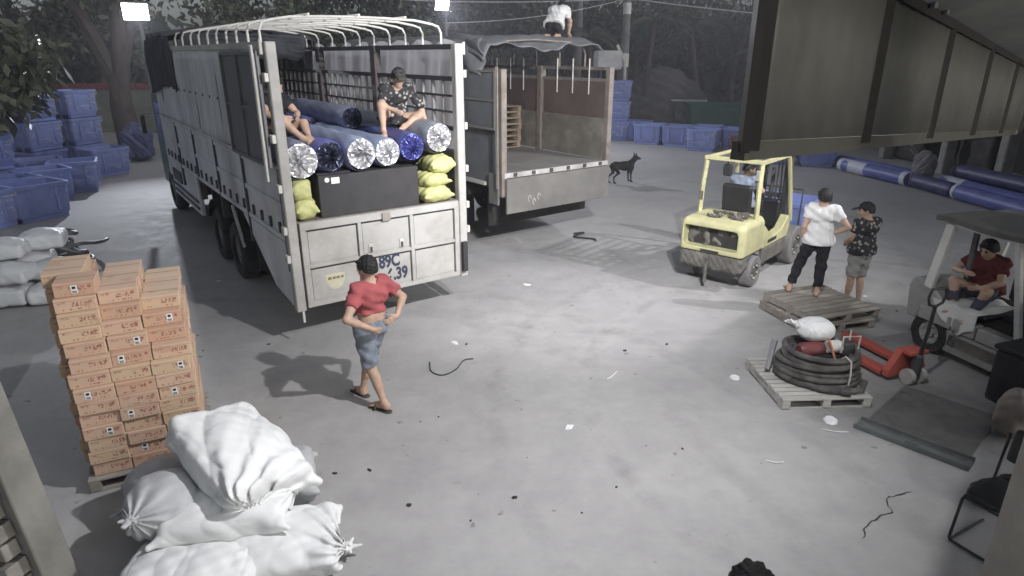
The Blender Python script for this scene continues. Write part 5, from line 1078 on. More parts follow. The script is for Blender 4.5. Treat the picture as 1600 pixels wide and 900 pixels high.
# ------------------------------------------------------------------ white forklift at the right edge, side turned to the camera
F2 = thing('forklift', 'grimy white forklift in the shade at the right edge', 'forklift', (5.47, 7.61, 0), R(-73)); F2T = frame((5.47, 7.61), R(-73))
WPH = mat('forklift_post', (.66, .66, .63), .55, 0, .1, 3, dirt=.4)
WP = mat('forklift_white', (.36, .36, .345), .55, .05, .25, 3, dirt=.85, dirtcol=(.15, .145, .13), dscale=3)
def f2wheel(x, y, r=.27, w=.22):
    M = Matrix.Translation((x, y, r)) @ Matrix.Rotation(R(90), 4, 'X')
    t = MB().lathe([(r*.55, -w/2), (r*.93, -w/2), (r, -w*.38), (r, w*.38), (r*.93, w/2), (r*.55, w/2), (r*.55, -w/2)], 26, M, cap=False).build('wheel', RUB, F2, smooth=True)
    MB().lathe([(r*.6, -w*.42), (r*.6, w*.42), (r*.45, w*.40), (r*.25, w*.2), (r*.2, w*.46), (.01, w*.46)], 18, M).build('rim', WP, t, smooth=True)
    for k in range(5): a = R(72*k); MB().lathe([(.016, 0), (.016, .03)], 6, M @ Matrix.Translation((r*.42*math.cos(a), r*.42*math.sin(a), w*.36))).build('wheel_nut', LIT, t)
for y in (.12, .98): f2wheel(-.08, y); f2wheel(1.30, y, .32)
MB().prism([(-.45, .40), (-.30, .40), (-.26, .56), (.12, .56), (.12, .66), (-.20, .93), (-.42, .95), (-.50, .82)], .0, 1.1).build('rear_shell', WP, F2, bevel=.02)
MB().box(.14, .98, .02, 1.08, .12, .42).build('side_skirt', WP, F2, bevel=.015); MB().box(.20, .92, .012, .022, .22, .36).build('skirt_recess', FD, F2)
for x0, x1 in ((-.26, .20), (.22, .52), (.54, .98)): MB().box(x0, x1, -.02, .14, .43, .60).build('sill_block', WP, F2, bevel=.015)
MB().box(-.30, .98, .15, 1.0, .43, .64).build('floor_deck', CHAS, F2); MB().box(-.28, .52, .10, .95, .64, .73).build('hood', CHAS, F2, bevel=.03)
MB().box(.98, 1.15, .05, 1.05, .35, 1.1).build('cowl', CHAS, F2, bevel=.03); MB().box(.52, .75, .35, .85, .60, .72).build('seat', BLK, F2, bevel=.04)
for y in (.02, 1.05):
    MB().bar((-.22, y, .86), (-.10, y, 1.74), .115, .075).build('guard_post', WPH, F2, bevel=.01); MB().bar((1.0, y, .62), (.72, y, 1.72), .075, .06).build('guard_post', WPH, F2, bevel=.008)
MB().bar((.04, .3, .75), (.02, .3, 1.72), .06, .04).build('inner_post', FD, F2)
MB().bar((-.12, .02, 1.735), (.78, .02, 1.715), .05, .05).build('guard_rail', WPH, F2); MB().bar((-.12, 1.05, 1.735), (.78, 1.05, 1.715), .05, .05).build('guard_rail', WPH, F2)
MB().sheet(lambda u, v: (-.26+1.35*u, -.08+1.22*v, 1.785-.03*u+.012*math.sin(u*9+v*5)), 14, 12).build('roof_plate', mat('roof_dust', (.12, .118, .112), .85, 0, .2, 3, dirt=.5, dirtcol=(.07, .065, .06)), F2, thick=.06)
for k in range(4): MB().tube([(-.1+.07*k, .55, .72), (-.14+.07*k, .50, .98+.03*k)], .012, 6).build('lever', LIT, F2)
MB().box(1.15, 1.25, .2, .3, .1, 1.9).build('mast_channel', DGR, F2); MB().box(1.15, 1.25, .8, .9, .1, 1.9).build('mast_channel', DGR, F2)
rgc = thing('cloth', 'white cloth hanging over the hood of the white forklift', 'cloth', F2T(.16, .16, 0), R(-73))
def dr_(u, v):
    x = -.26+.62*u; e = .10+.26*(1-abs(u-.62)/.62)
    if v < .5: return (x, .55*(1-v/.5)-.02, .755+.02*math.sin(u*14+v*9))
    return (x+.10*(v-.5)*(1-u), -.18-.03*math.sin(u*9), .755-(v-.5)*2*e+.01*math.sin(u*17))
MB().sheet(dr_, 30, 24).build('sheet', cloth('cloth_white', (.68, .68, .66), .06, 5), rgc, thick=.008, smooth=True)
human('man in a dark red shirt sitting inside the white forklift', F2T(.14, .50, .80), R(-73)+R(190), dict(
    pel=(0, -.02, .11), wai=(0, .0, .25), che=(0, .04, .43), nek=(0, .08, .55), hed=(0, .14, .68), face=(.15, .9, -.45), shr=(.17, .05, .52), shl=(-.17, .05, .52),
    hpr=(.085, .03, .09), hpl=(-.085, .03, .09), knr=(.22, .34, .22), anr=(.12, .42, -.12), tor=(.14, .54, -.16), knl=(-.20, .36, .16), anl=(-.12, .46, -.18), tol=(-.12, .58, -.22),
    elr=(.32, .18, .33), wrr=(.14, .32, .36), ell=(-.26, .20, .30), wrl=(-.12, .34, .22), hnr=(-.9, .3, .1), hnl=(.5, .8, -.1)),
    shirt=cloth('shirt_maroon', (.13, .035, .035), .15), legs=cloth('jeans_dark', (.07, .07, .10), .2), sleeves=.6, leg_len=1.7, loose=.014, h=.012, scale=.95)
dbx = thing('storage_box', 'black storage box in the dark beside the white forklift', 'box', (5.55, 6.05, 0), R(-70)); MB().box(-.45, .55, 0, .9, 0, .62).build('shell', BLK, dbx, bevel=.03); MB().box(-.47, .57, -.02, .92, .625, .68).build('lid', BLK, dbx, bevel=.015)
sack('rolled_sack', 'dull rolled sack leaning in the dark right corner', 'sack', (5.05, 5.62, .30), R(-60), (.26, .26, .62), mat('sack_dull', (.20, .17, .15), .8, 0, .2, 5, bump=.3), tilt=(12, 8), seed=81, ears=False)

# ------------------------------------------------------------------ pallets, hose, pump, pallet jack
pallet('upper weathered pallet under the man in white', (4.58, 8.88, .136), R(19.5), 1.12, 1.12, 9, WOODG, 'wooden pallets on the yard'); pallet('lower weathered pallet of the pair under the man in white', (4.52, 8.84, .0), R(16), 1.12, 1.12, 9, WOODG, 'wooden pallets on the yard')
pallet('weathered pallet carrying the coiled black hose', (3.46, 6.73, .0), R(3), 1.02, 1.04, 11, mat('pallet_wood_pale', (.42, .41, .385), .85, 0, .18, 4, bump=.2, bscale=40, dirt=.4, dirtcol=(.2, .19, .17), rnd=.12, stretch=(1, 6, 6)), 'wooden pallets on the yard')
hs = thing('hose_coil', 'thick black hose coiled on a wooden pallet', 'hose', (3.60, 6.78, .1345), 0)
HOS = mat('hose_rubber', (.065, .062, .058), .4, 0, .4, 6, bump=.2, dirt=.6, dirtcol=(.20, .19, .18), dscale=3)
for lay in range(6):
    for ring in range(2 if lay < 5 else 1):
        R0 = .44-.012*lay-.075*ring+random.uniform(-.01, .015); z0 = .037+.060*lay; r_ = .036 if lay > 0 else .038; ph = random.uniform(0, 6); tx, ty = random.uniform(-.09, .09), random.uniform(-.09, .09)
        pts = [(R0*1.02*math.cos(a)+.022*math.sin(2*a+ph), R0*.86*math.sin(a)+.02*math.sin(3*a+ph), max(.037, z0+.008*math.sin(2*a+ph)+tx*R0*math.cos(a)+ty*R0*math.sin(a))) for a in [2*math.pi*k/40 for k in range(40)]]
        MB().tube(pts, r_, 9, closed=True).build('hose_loop', HOS, hs, smooth=True)
MB().tube([(-.30, -.30, .05), (-.15, -.44, .045), (.08, -.50, .045), (.30, -.46, .045), (.42, -.30, .06)], .034, 9).build('hose_end', HOS, hs, smooth=True); MB().tube([(.05, -.50, .045), (.14, -.53, .045)], .042, 10).build('coupling', DGR, hs)
MB().tube([(-.56, .05, .04), (-.48, .18, .20), (-.44, .24, .34)], [.03, .035, .04], 8).build('nozzle', mat('nozzle_grey', (.36, .36, .37), .4, .5), hs, smooth=True)
for a in (.3, 5.1):
    p = Vector((.43*math.cos(a), .37*math.sin(a), .19)); MB().tube([p+Vector((math.cos(a)*q[0]*.9, math.sin(a)*q[0]*.9, q[1])) for q in ((.06, -.12), (.065, .0), (.04, .16), (-.05, .19), (-.12, .12))], .010, 5).build('tie_strap', LIT, hs)
sack('sack', 'small white printed sack on top of the hose coil', 'sack', (3.58, 6.93, .66), R(10), (.38, .32, .24), SWH, None, seed=91, h=.010, wr=.006, tie=(-.22, .04, .05), ears=False, crease=.7)
pm = thing('pump', 'red and white motor pump lying inside the hose coil', 'pump', (3.66, 6.78, .37), R(5))
MB().lathe([(.085, 0), (.09, .02), (.09, .26), (.06, .30)], 20, Matrix.Translation((-.04, .02, .10)) @ Matrix.Rotation(R(-90), 4, 'Y') @ Matrix.Rotation(R(8), 4, 'X')).build('red_barrel', mat('pump_red', (.16, .045, .045), .5, 0, .2, dirt=.3), pm, smooth=True)
MB().lathe([(.07, 0), (.075, .01), (.075, .15), (.065, .17)], 20, Matrix.Translation((-.01, -.03, .14)) @ Matrix.Rotation(R(90), 4, 'Y')).build('white_can', mat('can_white', (.62, .62, .58), .4, dirt=.2), pm, smooth=True)
MB().box(.15, .30, -.10, .06, .04, .2).build('motor_block', DGR, pm, bevel=.02); MB().tube([(.12, -.12, .1), (.12, -.12, .3), (.32, -.12, .3), (.32, -.12, .1), (.32, .06, .1), (.32, .06, .3)], .012, 6).build('carry_frame', LIT, pm)
MB().tube([(-.05, -.1, .28), (0, -.12, .16), (.03, -.16, .05)], .014, 6).build('orange_lead', mat('lead_orange', (.5, .2, .12), .5), pm)
MB().box(-.2, .3, -.1, .1, -.36, .05).build('crate_support', CHAS, pm)
PJR = mat('jack_red', (.42, .085, .06), .5, .05, .12, 3, dirt=.5, dirtcol=(.20, .10, .08), dscale=3)
pj = thing('pallet_jack', 'orange red hand pallet jack with a black handle', 'pallet jack', (4.74, 7.02, 0), R(17.5))
for x in (-.22, .22):
    MB().prism([(-.08, .055), (.08, .055), (.08, .10), (.06, .115), (-.06, .115), (-.08, .10)], .0, .92, Matrix.Translation((x, 0, 0))).build('fork', PJR, pj)
    MB().prism([(-.08, .06), (.08, .06), (.06, .112), (-.06, .112)], .921, 1.08, Matrix.Translation((x, 0, 0)) @ Matrix.Rotation(R(-1), 4, 'X')).build('fork_tip', PJR, pj); MB().box(x-.025, x+.025, .98, 1.03, .113, .119).build('fork_slot', BLK, pj)
    MB().lathe([(.04, -.05), (.04, .05)], 12, Matrix.Translation((x, .85, .042)) @ Matrix.Rotation(R(90), 4, 'Y')).build('load_roller', LIT, pj)
MB().prism([(-.29, .06), (.29, .06), (.29, .14), (.13, .40), (-.13, .40), (-.29, .14)], -.10, -.01).build('back_plate', PJR, pj, bevel=.01); MB().box(-.14, .14, -.22, -.101, .36, .42).build('top_plate', PJR, pj, bevel=.012)
MB().lathe([(.06, 0), (.06, .24), (.04, .26)], 14, Matrix.Translation((0, -.20, .12))).build('pump_body', DGR, pj, smooth=True)
for x in (-.09, .09):
    M = Matrix.Translation((x, -.20, .095)) @ Matrix.Rotation(R(90), 4, 'Y'); w_ = MB().lathe([(.055, -.03), (.093, -.03), (.095, -.02), (.095, .02), (.093, .03), (.055, .03)], 22, M).build('steer_wheel', mat('wheel_pale', (.42, .41, .38), .6, dirt=.5), pj, smooth=True); MB().lathe([(.056, -.028), (.02, -.02), (.02, .02), (.056, .028)], 12, M).build('rim', DGR, w_)
MB().tube([(0, -.22, .38), (.0, -.25, .7), (.0, -.26, 1.02)], .022, 8).build('handle_tube', BLK, pj, smooth=True)
MB().tube([(0, -.26, 1.0), (-.10, -.26, 1.04), (-.13, -.26, 1.13), (-.10, -.26, 1.22), (.10, -.26, 1.22), (.13, -.26, 1.13), (.10, -.26, 1.04), (0, -.26, 1.0)], .016, 8).build('handle_loop', BLK, pj, smooth=True)
# chair, steel channel, ground clutter near the post
CH = mat('chrome_dull', (.05, .05, .052), .4, .5, .2)
chn = thing('chair', 'black seated tube frame chair at the lower right corner', 'chair', (3.86, 4.10, 0), R(-62))
c = SDF(.02); c.rbox((0, .0, .45), (.215, .215, .035), .03); mobj('seat', c.mesh('seat', .013), BLK, chn)
c = SDF(.02); c.rbox((.02, .24, .78), (.20, .03, .14), .03, Matrix.Rotation(R(-10), 3, 'X')); mobj('backrest', c.mesh('backrest', .013), BLK, chn)
for q in (-1, 1): MB().tube([(q*.21, .25, .86), (q*.21, .20, .42), (q*.21, -.19, .42), (q*.21, -.235, .40), (q*.21, -.27, .05), (q*.21, -.25, .013), (q*.21, .24, .013)], .012, 8).build('leg', CH, chn, smooth=True)
MB().tube([(-.21, -.21, .41), (.21, -.21, .41)], .011, 8).build('stretcher', CH, chn); MB().tube([(-.21, -.25, .013), (.21, -.25, .013)], .011, 8).build('stretcher', CH, chn)
pl = thing('steel_plate', 'dark flat steel plate lying on the floor below the pallet jack', 'steel plate', (4.52, 5.97, 0), R(-48))
MB().box(-.47, .47, -.60, .60, .003, .02).build('plate', mat('plate_dark', (.095, .095, .093), .65, .1, .3, 3, bump=.2, dirt=.6, dirtcol=(.17, .165, .16), dscale=2.5), pl, bevel=.003)
MB().tube([(-.45, .38, .016), (-.42, .38, .04), (-.36, .38, .04), (-.33, .38, .016)], .006, 6).build('lifting_loop', DGR, pl)
sc_ = thing('steel_channel', 'pale green steel channel lying flat on the concrete', 'steel channel', (4.03, 5.53, 0), R(-47)); GRN = mat('channel_green', (.15, .165, .16), .6, .2, .2, 4, dirt=.6, dirtcol=(.07, .07, .065))
MB().box(-.52, .52, -.10, .10, .004, .014).build('web', GRN, sc_)
for y in (-.104, .104): MB().box(-.52, .52, y-.006, y+.006, .004, .055).build('flange', GRN, sc_)
MB().box(-.05, .07, -.08, -.02, .016, .03).build('weld_plate', DGR, sc_)
bg = thing('black_bag', 'black crumpled bag on the floor beside the chair', 'bag', (4.25, 4.62, 0), 0); c = SDF(.05); c.ell((0, 0, .10), (.26, .17, .10)); c.ell((.12, .05, .14), (.14, .12, .11)); c.noise = lambda X, Y, Z: .010*np.sin(X*31+Y*23)*np.sin(Z*40+Y*30); c.cut((0, 0, .002), (0, 0, -1)); mobj('skin', c.mesh('bag', .014), mat('bag_black', (.02, .02, .022), .35, 0, .3, 8), bg)
# left foreground: pale wall end with a trim board and stacked planks
WL = mat('wall_pale', (.26, .265, .258), .8, 0, .10, 3, bump=.12, dirt=.25, dirtcol=(.2, .2, .19)); wl = thing('wall_end', 'pale wall end at the lower left corner with stacked planks', 'wall', (-3.17, 3.5, 0), R(-14)); wl.rotation_euler = (0, R(-7), R(-14))
MB().box(-2.2, -.115, 0, .18, 0, 1.64).build('wall_face', WL, wl, bevel=.006); MB().box(-.10, -.05, -.03, .2, 0, 1.74).build('trim_board', mat('trim_pale', (.20, .195, .175), .75, 0, .2, 3, dirt=.5), wl, bevel=.008); MB().box(-.115, -.10, .02, .17, 0, 1.62).build('joint', CRK, wl)
for k in range(7): MB().box(-1.4, -.16-.02*(k % 2), -.12-.02*(k % 3), -.006, .03+k*.15, .15+k*.15).build('plank', mat('plank_grey', (.24, .225, .205), .8, 0, .2, 3, dirt=.4, rnd=.15, stretch=(.3, 3, 3)), wl, bevel=.006)
human('dark haired person at the bottom edge just below the camera', (1.0, 2.09, 0), R(-20), dict(face=(0, 1, -.1)), shirt=BLACK, legs=BLACK, sleeves=.6, leg_len=1.8, h=.014, scale=1.0)
# litter
rl = random.Random(21)
def scrap(lb, x, y, s_, m_, grp, flat=.35, name='litter_scrap'):
    c = MB(); n = 7; pts = [(s_*rl.uniform(.5, 1)*math.cos(2*math.pi*k/n), s_*rl.uniform(.3, .7)*math.sin(2*math.pi*k/n)) for k in range(n)]
    vs = [(p[0], p[1], .002) for p in pts]+[(p[0]*.75, p[1]*.75, .002+s_*flat*rl.uniform(.6, 1.2)) for p in pts]
    c.add(vs, [tuple(range(n)), tuple(n+k for k in reversed(range(n)))]+[(k, (k+1) % n, n+(k+1) % n, n+k) for k in range(n)])
    o = c.build(name, m_, None, (x, y, 0), (0, 0, rl.uniform(0, 6))); tag(o, lb, 'litter', grp)
DK = mat('scrap_dark', (.03, .03, .03), .8); PW = mat('scrap_white', (.72, .72, .72), .7)
for x, y in ((-.98, 5.95), (-.80, 6.05), (-1.66, 5.05), (-1.35, 5.1), (-.62, 7.9), (-.55, 7.2), (.05, 6.4), (1.5, 7.7), (2.1, 7.9), (-.3, 4.75), (.02, 4.7), (-.35, 4.4), (.95, 4.85), (.6, 4.5), (1.35, 5.5), (1.7, 5.45), (.15, 5.3), (-.9, 4.6), (-3.6, 9.1), (-4.4, 8.2), (-4.1, 7.7), (-3.3, 7.9), (5.1, 8.0), (5.9, 9.1), (6.3, 9.4), (5.5, 10.0), (.6, 8.3), (-7.2, 14.3), (-5.7, 12.8), (2.5, 12.6), (1.9, 12.9)):
    scrap('small dark scrap lying on the concrete floor', x, y, rl.choice((.010, .014, .018, .022, .034)), DK, 'dark scraps on the floor')
for lb, x, y, s_ in (('torn white paper left of the hose pallet', 2.72, 6.95, .10), ('white crumpled paper behind the red-shirted man', -.78, 7.95, .09), ('white paper patch in front of the hose pallet', 3.42, 5.98, .17), ('tiny white paper bit beside the foreground sacks', -3.02, 4.38, .035), ('white paper bit near the yellow forklift shadow', .25, 10.3, .09), ('white scrap right of the pallet pair', 5.75, 9.75, .06), ('pale paper bit in the middle of the open yard', .60, 5.85, .08), ('white paper bit beside the truck shadow', -5.1, 10.5, .06)):
    scrap(lb, x, y, s_, PW, 'white paper scraps', .12, 'paper_scrap')
def cord(lb, pts, r_, m_, name='cord'):
    P = []; pts = [Vector((*p, r_+.003)) for p in pts]
    for i in range(len(pts)-1):
        p0, p1, p2, p3 = pts[max(i-1, 0)], pts[i], pts[i+1], pts[min(i+2, len(pts)-1)]
        for k in range(6):
            t_ = k/6; P.append(.5*((2*p1)+(p2-p0)*t_+(2*p0-5*p1+4*p2-p3)*t_**2+(3*p1-p0-3*p2+p3)*t_**3))
    P.append(pts[-1]); tag(MB().tube(P, r_, 6).build(name, m_, None, smooth=True), lb, 'cord')
cord('thin dark cord curling on the floor right of the red-shirted man', [(-1.05, 7.35), (-1.0, 7.1), (-.85, 7.0), (-.70, 7.15), (-.62, 7.4), (-.5, 7.45)], .007, DK)
cord('black bent strap lying beneath the brown truck tailgate', [(1.35, 13.55), (1.58, 13.62), (1.33, 13.30), (1.72, 13.12), (1.76, 13.0)], .02, DK, 'strap')
for lb, a, b_ in (('white strip in front of the channel, nearest the camera', (2.45, 5.25), (2.62, 5.22)), ('white strip of tape below the hose pallet', (3.25, 5.80), (3.5, 5.74)), ('white curl of string in the middle of the yard', (1.15, 6.9), (1.30, 7.1))):
    cord(lb, [a, ((a[0]+b_[0])/2, (a[1]+b_[1])/2-.02), b_], .006, PW, 'tape_strip')

# ------------------------------------------------------------------ background: boundary wall, shed, poles, trees
BRK = mat('coping_red', (.17, .05, .045), .8, 0, .2, 5, dirt=.3)
bw = thing('boundary_wall', 'grey boundary wall with a dark red coping behind the stacked tubs', 'wall', (-44, 33.5, 0), R(-1))
MB().box(0, 31, 0, .25, 0, 2.05).build('wall_face', mat('wall_green_grey', (.16, .17, .15), .85, 0, .2, 1.2, dirt=.5, dirtcol=(.08, .085, .07)), bw)
cp = MB().box(0, .40, -.06, .31, 2.052, 2.36).build('coping_block', BRK, bw, bevel=.02)
for k in range(1, 74): inst(cp, (k*.418, 0, 0), parent=bw)
DW = mat('shed_wall_dark', (.035, .034, .034), .8, 0, .3, 1.5, dirt=.3); PIL = mat('pillar_wash', (.26, .25, .24), .85, 0, .2, 3, dirt=.7, dirtcol=(.10, .095, .09), dscale=2)
sh_ = thing('shed', 'dark open shed behind the blue floor rolls at the right', 'shed', (15.8, 10.0, 0), 0)
MB().box(.9, 1.1, 0, 26, 0, 4.4).build('back_wall', DW, sh_); MB().box(-2.6, 1.1, -.3, 26, 4.42, 4.55).build('roof_sheet', DW, sh_); MB().box(-2.5, -2.3, 0, 26, 4.1, 4.41).build('eave_beam', DW, sh_)
for y in (5.4, 8.45, 11.0, 14.5, 18.5, 22.5): MB().box(-1.85, -1.50, y-.16, y+.16, 0, 4.4).build('pillar', PIL, sh_, bevel=.03)
MB().box(-1.80, -1.65, 9.4, 9.9, 1.75, 2.2).build('notice', STK, sh_)
for i, (x, y, sx_, sy_, sz_) in enumerate(((15.0, 20.5, .9, 1.6, 1.3), (15.1, 17.2, .9, 1.4, 1.5), (15.0, 24.0, 1.1, 2.0, 1.4))):
    o = thing('tarp_heap', ('dark covered goods between the shed pillars, nearest', 'dark covered goods between the shed pillars, middle', 'dark covered goods between the shed pillars, farthest')[(1, 0, 2)[i]], 'covered goods', (x, y, 0), 0, 'covered goods in the shed')
    c = SDF(.1); c.rbox((0, 0, sz_/2), (sx_/2, sy_/2, sz_/2), .2); c.noise = lambda X, Y, Z: .04*np.sin(X*7+Z*5)*np.sin(Y*6+Z*4); mobj('cover', c.mesh('heap', .06), mat('cover_dark', (.045, .042, .042), .7, 0, .4, 3), o)
bk_ = thing('bicycle_frame', 'pale bent metal rods leaning behind the blue rolls', 'metal rods', (12.9, 20.6, 0), R(40)); MB().tube([(-.6, 0, .9), (0, 0, .62), (.35, 0, .1)], .022, 6).build('rod', LIT, bk_); MB().tube([(-.5, .05, 1.05), (.1, .05, .7), (.3, .05, .03)], .022, 6).build('rod', LIT, bk_)
# utility pole and wires
UP = mat('pole_concrete', (.20, .195, .19), .85, 0, .2, 3, dirt=.4)
up = thing('utility_pole', 'grey concrete utility pole with white bands behind the tub stack', 'pole', (5.62, 34.0, 0), 0)
MB().tube([(0, 0, 0), (0, 0, 9)], [.24, .15], 14).build('shaft', UP, up, smooth=True)
for z0, z1, r_ in ((3.1, 3.75, .222), (5.55, 6.05, .198)): MB().tube([(0, 0, z0), (0, 0, z1)], r_, 14).build('white_band', mat('band_white', (.6, .6, .58), .6), up, smooth=True)
MB().box(-.7, .7, -.05, .05, 6.3, 6.42).build('crossarm', DGR, up)
for x in (-.6, 0, .6): MB().lathe([(.05, 0), (.07, .04), (.04, .10), (.06, .14), (.03, .18)], 10, Matrix.Translation((x, 0, 6.42))).build('insulator', LIT, up, smooth=True)
p2_ = thing('utility_pole', 'thin dark pole behind the man on the tarp roof', 'pole', (3.95, 41, 0), 0); MB().tube([(0, 0, 0), (0, 0, 10)], [.28, .2], 10).build('shaft', UP, p2_, smooth=True); MB().box(-.6, .6, -.05, .05, 8.2, 8.32).build('crossarm', DGR, p2_)
def wire(lb, a, b, sag, r_=.026):
    a, b = Vector(a), Vector(b); pts = [a.lerp(b, k/24)-Vector((0, 0, sag*4*(k/24)*(1-k/24))) for k in range(25)]
    tag(MB().tube(pts, r_, 5).build('overhead_wire', mat('wire_pale', (.55, .55, .56), .5), None, smooth=True), lb, 'wire', 'overhead wires')
wire('pale overhead wire running left from the utility pole across the lamp', (5.6, 33.9, 6.25), (-14.5, 34.5, 7.0), .45); wire('pale overhead wire running right from the utility pole to the canopy', (5.65, 33.9, 6.25), (15.5, 31.0, 5.1), .1); wire('thin overhead wire from the tarp roof side to the pole', (5.4, 33.9, 6.2), (-3.0, 30.3, 5.0), .25, .016)
tk_ = thing('water_tank', 'white tank with a bent pale pipe beyond the brown truck', 'tank', (4.35, 30.9, 0), R(10)); c = SDF(.05); c.rbox((0, 0, 3.45), (.55, .5, .42), .12); mobj('shell', c.mesh('tank', .03), mat('tank_white', (.5, .5, .5), .5, dirt=.3), tk_)
for x in (-.4, .4):
    for y in (-.35, .35): MB().box(x-.04, x+.04, y-.04, y+.04, 0, 3.06).build('leg', DGR, tk_)
MB().tube([(.35, -.2, 4.1), (.75, -.2, 3.35), (.78, -.2, 2.6)], .07, 8).build('pipe', LIT, tk_, smooth=True)
hp = thing('covered_heap', 'big grey tarpaulin covered heap behind the blue tubs', 'heap', (8.6, 38.5, 0), 0); c = SDF(.3); c.ell((0, 0, .6), (2.2, 1.6, 2.45)); c.ell((1.1, .3, .5), (1.7, 1.4, 1.9)); c.noise = lambda X, Y, Z: .06*np.sin(X*5+Z*3)*np.sin(Y*4+Z*6); c.cut((0, 0, 0), (0, 0, -1)); mobj('cover', c.mesh('heap', .09), mat('heap_grey', (.13, .125, .12), .85, 0, .3, 1.2, dirt=.4), hp)
gs = thing('skip', 'green metal skip behind the tubs at the back', 'skip', (10.3, 33.0, 0), R(-6)); MB().prism([(-1.3, 0), (1.3, 0), (1.5, 1.35), (-1.5, 1.35)], -.7, .7).build('hull', mat('skip_green', (.035, .12, .09), .6, 0, .2, 2, dirt=.4), gs, bevel=.03); MB().box(-1.55, 1.55, -.76, .76, 1.35, 1.43).build('rim', mat('skip_green', 0), gs)
wb = thing('table', 'pale board on trestles in front of the covered heap', 'table', (9.2, 34.6, 0), R(-8)); MB().box(-.9, .9, -.3, .3, 1.42, 1.48).build('top', LIT, wb)
for x in (-.7, .7): MB().box(x-.05, x+.05, -.25, .25, 0, 1.42).build('leg', DGR, wb)

LEAF = [mat('leaf_a', (.085, .098, .062), .6, 0, .4, 3, rnd=.2), mat('leaf_b', (.070, .082, .060), .6, 0, .4, 3, rnd=.2), mat('leaf_c', (.105, .115, .078), .55, 0, .35, 3, rnd=.2)]
BARK = mat('bark', (.075, .062, .055), .9, 0, .35, 4, bump=.6, bscale=12, stretch=(1, 1, .3))
def leaves(rg_, centers, per, spread, size, asp=.45, droop=.5):
    n = len(centers)*per; C = np.repeat(np.array(centers, float), per, 0); d = rg_.normal(size=(n, 3)); d /= np.linalg.norm(d, axis=1)[:, None]
    rad = spread*(rg_.random(n)**.45); P = C+d*rad[:, None]*np.array([1, 1, .7])
    a = rg_.normal(size=(n, 3)); a[:, 2] -= droop; a /= np.linalg.norm(a, axis=1)[:, None]; b = np.cross(a, rg_.normal(size=(n, 3))); b /= np.linalg.norm(b, axis=1)[:, None]
    s_ = size*(.6+.8*rg_.random(n))[:, None]; q = np.stack([P, P+a*s_*.5+b*s_*asp*.5, P+a*s_, P+a*s_*.5-b*s_*asp*.5], 1).reshape(-1, 3)
    return q, np.arange(4*n).reshape(-1, 4)
def leaf_mesh(name, q, f):
    m = bpy.data.meshes.new(name); m.vertices.add(len(q)); m.vertices.foreach_set('co', q.astype(np.float32).ravel()); m.loops.add(f.size); m.loops.foreach_set('vertex_index', f.astype(np.int32).ravel())
    m.polygons.add(len(f)); m.polygons.foreach_set('loop_start', np.arange(0, f.size, 4, dtype=np.int32)); m.update(calc_edges=True); return m
def tree(lb, loc, h, cr, seed, lm=0, clumps=26, per=110, size=.28, trunk=.18, limbs=5, fork=None, group='trees behind the yard', base=None, flat=.75, off=(0, 0)):
    rg_ = np.random.default_rng(seed); rs = random.Random(seed); t = thing('tree', lb, 'tree', loc, 0, group)
    zc = h-cr*flat; zb = base if base else h*.38
    tr = MB(); tr.tube([(0, 0, 0), (.06*h*rs.uniform(-1, 1)*.3, 0, zb*.6), (0, 0, zb)], [trunk*1.25, trunk, trunk*.85], 12)
    cs = []
    for k in range(clumps):
        d = rg_.normal(size=3); d /= np.linalg.norm(d); d[2] *= flat; cs.append(np.array([off[0], off[1], zc])+d*cr*(.45+.55*rg_.random()))
    for k in range(limbs):
        c = Vector(cs[k]); m_ = Vector((c.x*.4, c.y*.4, zb+(c.z-zb)*.5)); tr.tube([(0, 0, zb*.92), m_, c], [trunk*.65, trunk*.4, trunk*.12], 8)
    if fork:
        for f in fork: tr.tube([(0, 0, zb*.8)]+[Vector(p) for p in f], [trunk*.8]+[trunk*.7-trunk*.12*i for i in range(len(f))], 12)
    tr.build('trunk', BARK, t, smooth=True)
    q, f = leaves(rg_, cs, per, cr*.42, size); mobj('crown', leaf_mesh('crown', q, f), LEAF[lm], t)
    return t
tree('large forked dark tree between the tub stacks and the loaded truck', (-16.1, 27.6, 0), 10.5, 3.4, 1, 0, 34, 120, .3, .42, 4, fork=[[(-.7, .1, 4.2), (-1.5, .2, 6.2), (-2.1, .3, 9)], [(.35, 0, 4.5), (.5, .1, 6.5), (.6, .2, 9)]], base=2.9)
tree('low leafy tree hanging in at the left border above the tubs', (-14.75, 15.6, 0), 4.6, 1.7, 2, 2, 24, 90, .36, .12, 7, group=None, flat=.85, off=(1.75, .55))
for i, (x, y, h, cr, lm, lb) in enumerate(((-26, 36, 8.0, 3.6, 1, 'rounded tree behind the boundary wall at the far left'), (-21.5, 35.5, 7.2, 3.0, 2, 'paler tree behind the boundary wall left of the forked tree'), (-12.5, 37, 9.0, 3.8, 0, 'tall tree right behind the front of the loaded truck'), (-8.2, 38, 8.2, 3.4, 1, 'dark tree behind the middle of the loaded truck'), (-4.6, 39, 8.6, 3.4, 2, 'lamp-lit tree behind the cage hoops'), (-.6, 40, 8.0, 3.2, 1, 'dark tree left of the man on the tarp roof'), (2.6, 44, 9.5, 3.6, 0, 'tall dark tree behind the man on the tarp roof'), (8.2, 45, 9.0, 3.8, 1, 'dark tree right of the utility pole'), (14.5, 44, 9.5, 4.2, 0, 'dark tree behind the green skip'), (20, 42, 9.0, 4.2, 1, 'dark tree at the back behind the shed'))):
    tree(lb, (x, y, 0), h, cr, 10+i, lm, 30, 120, .36, .2, 5)
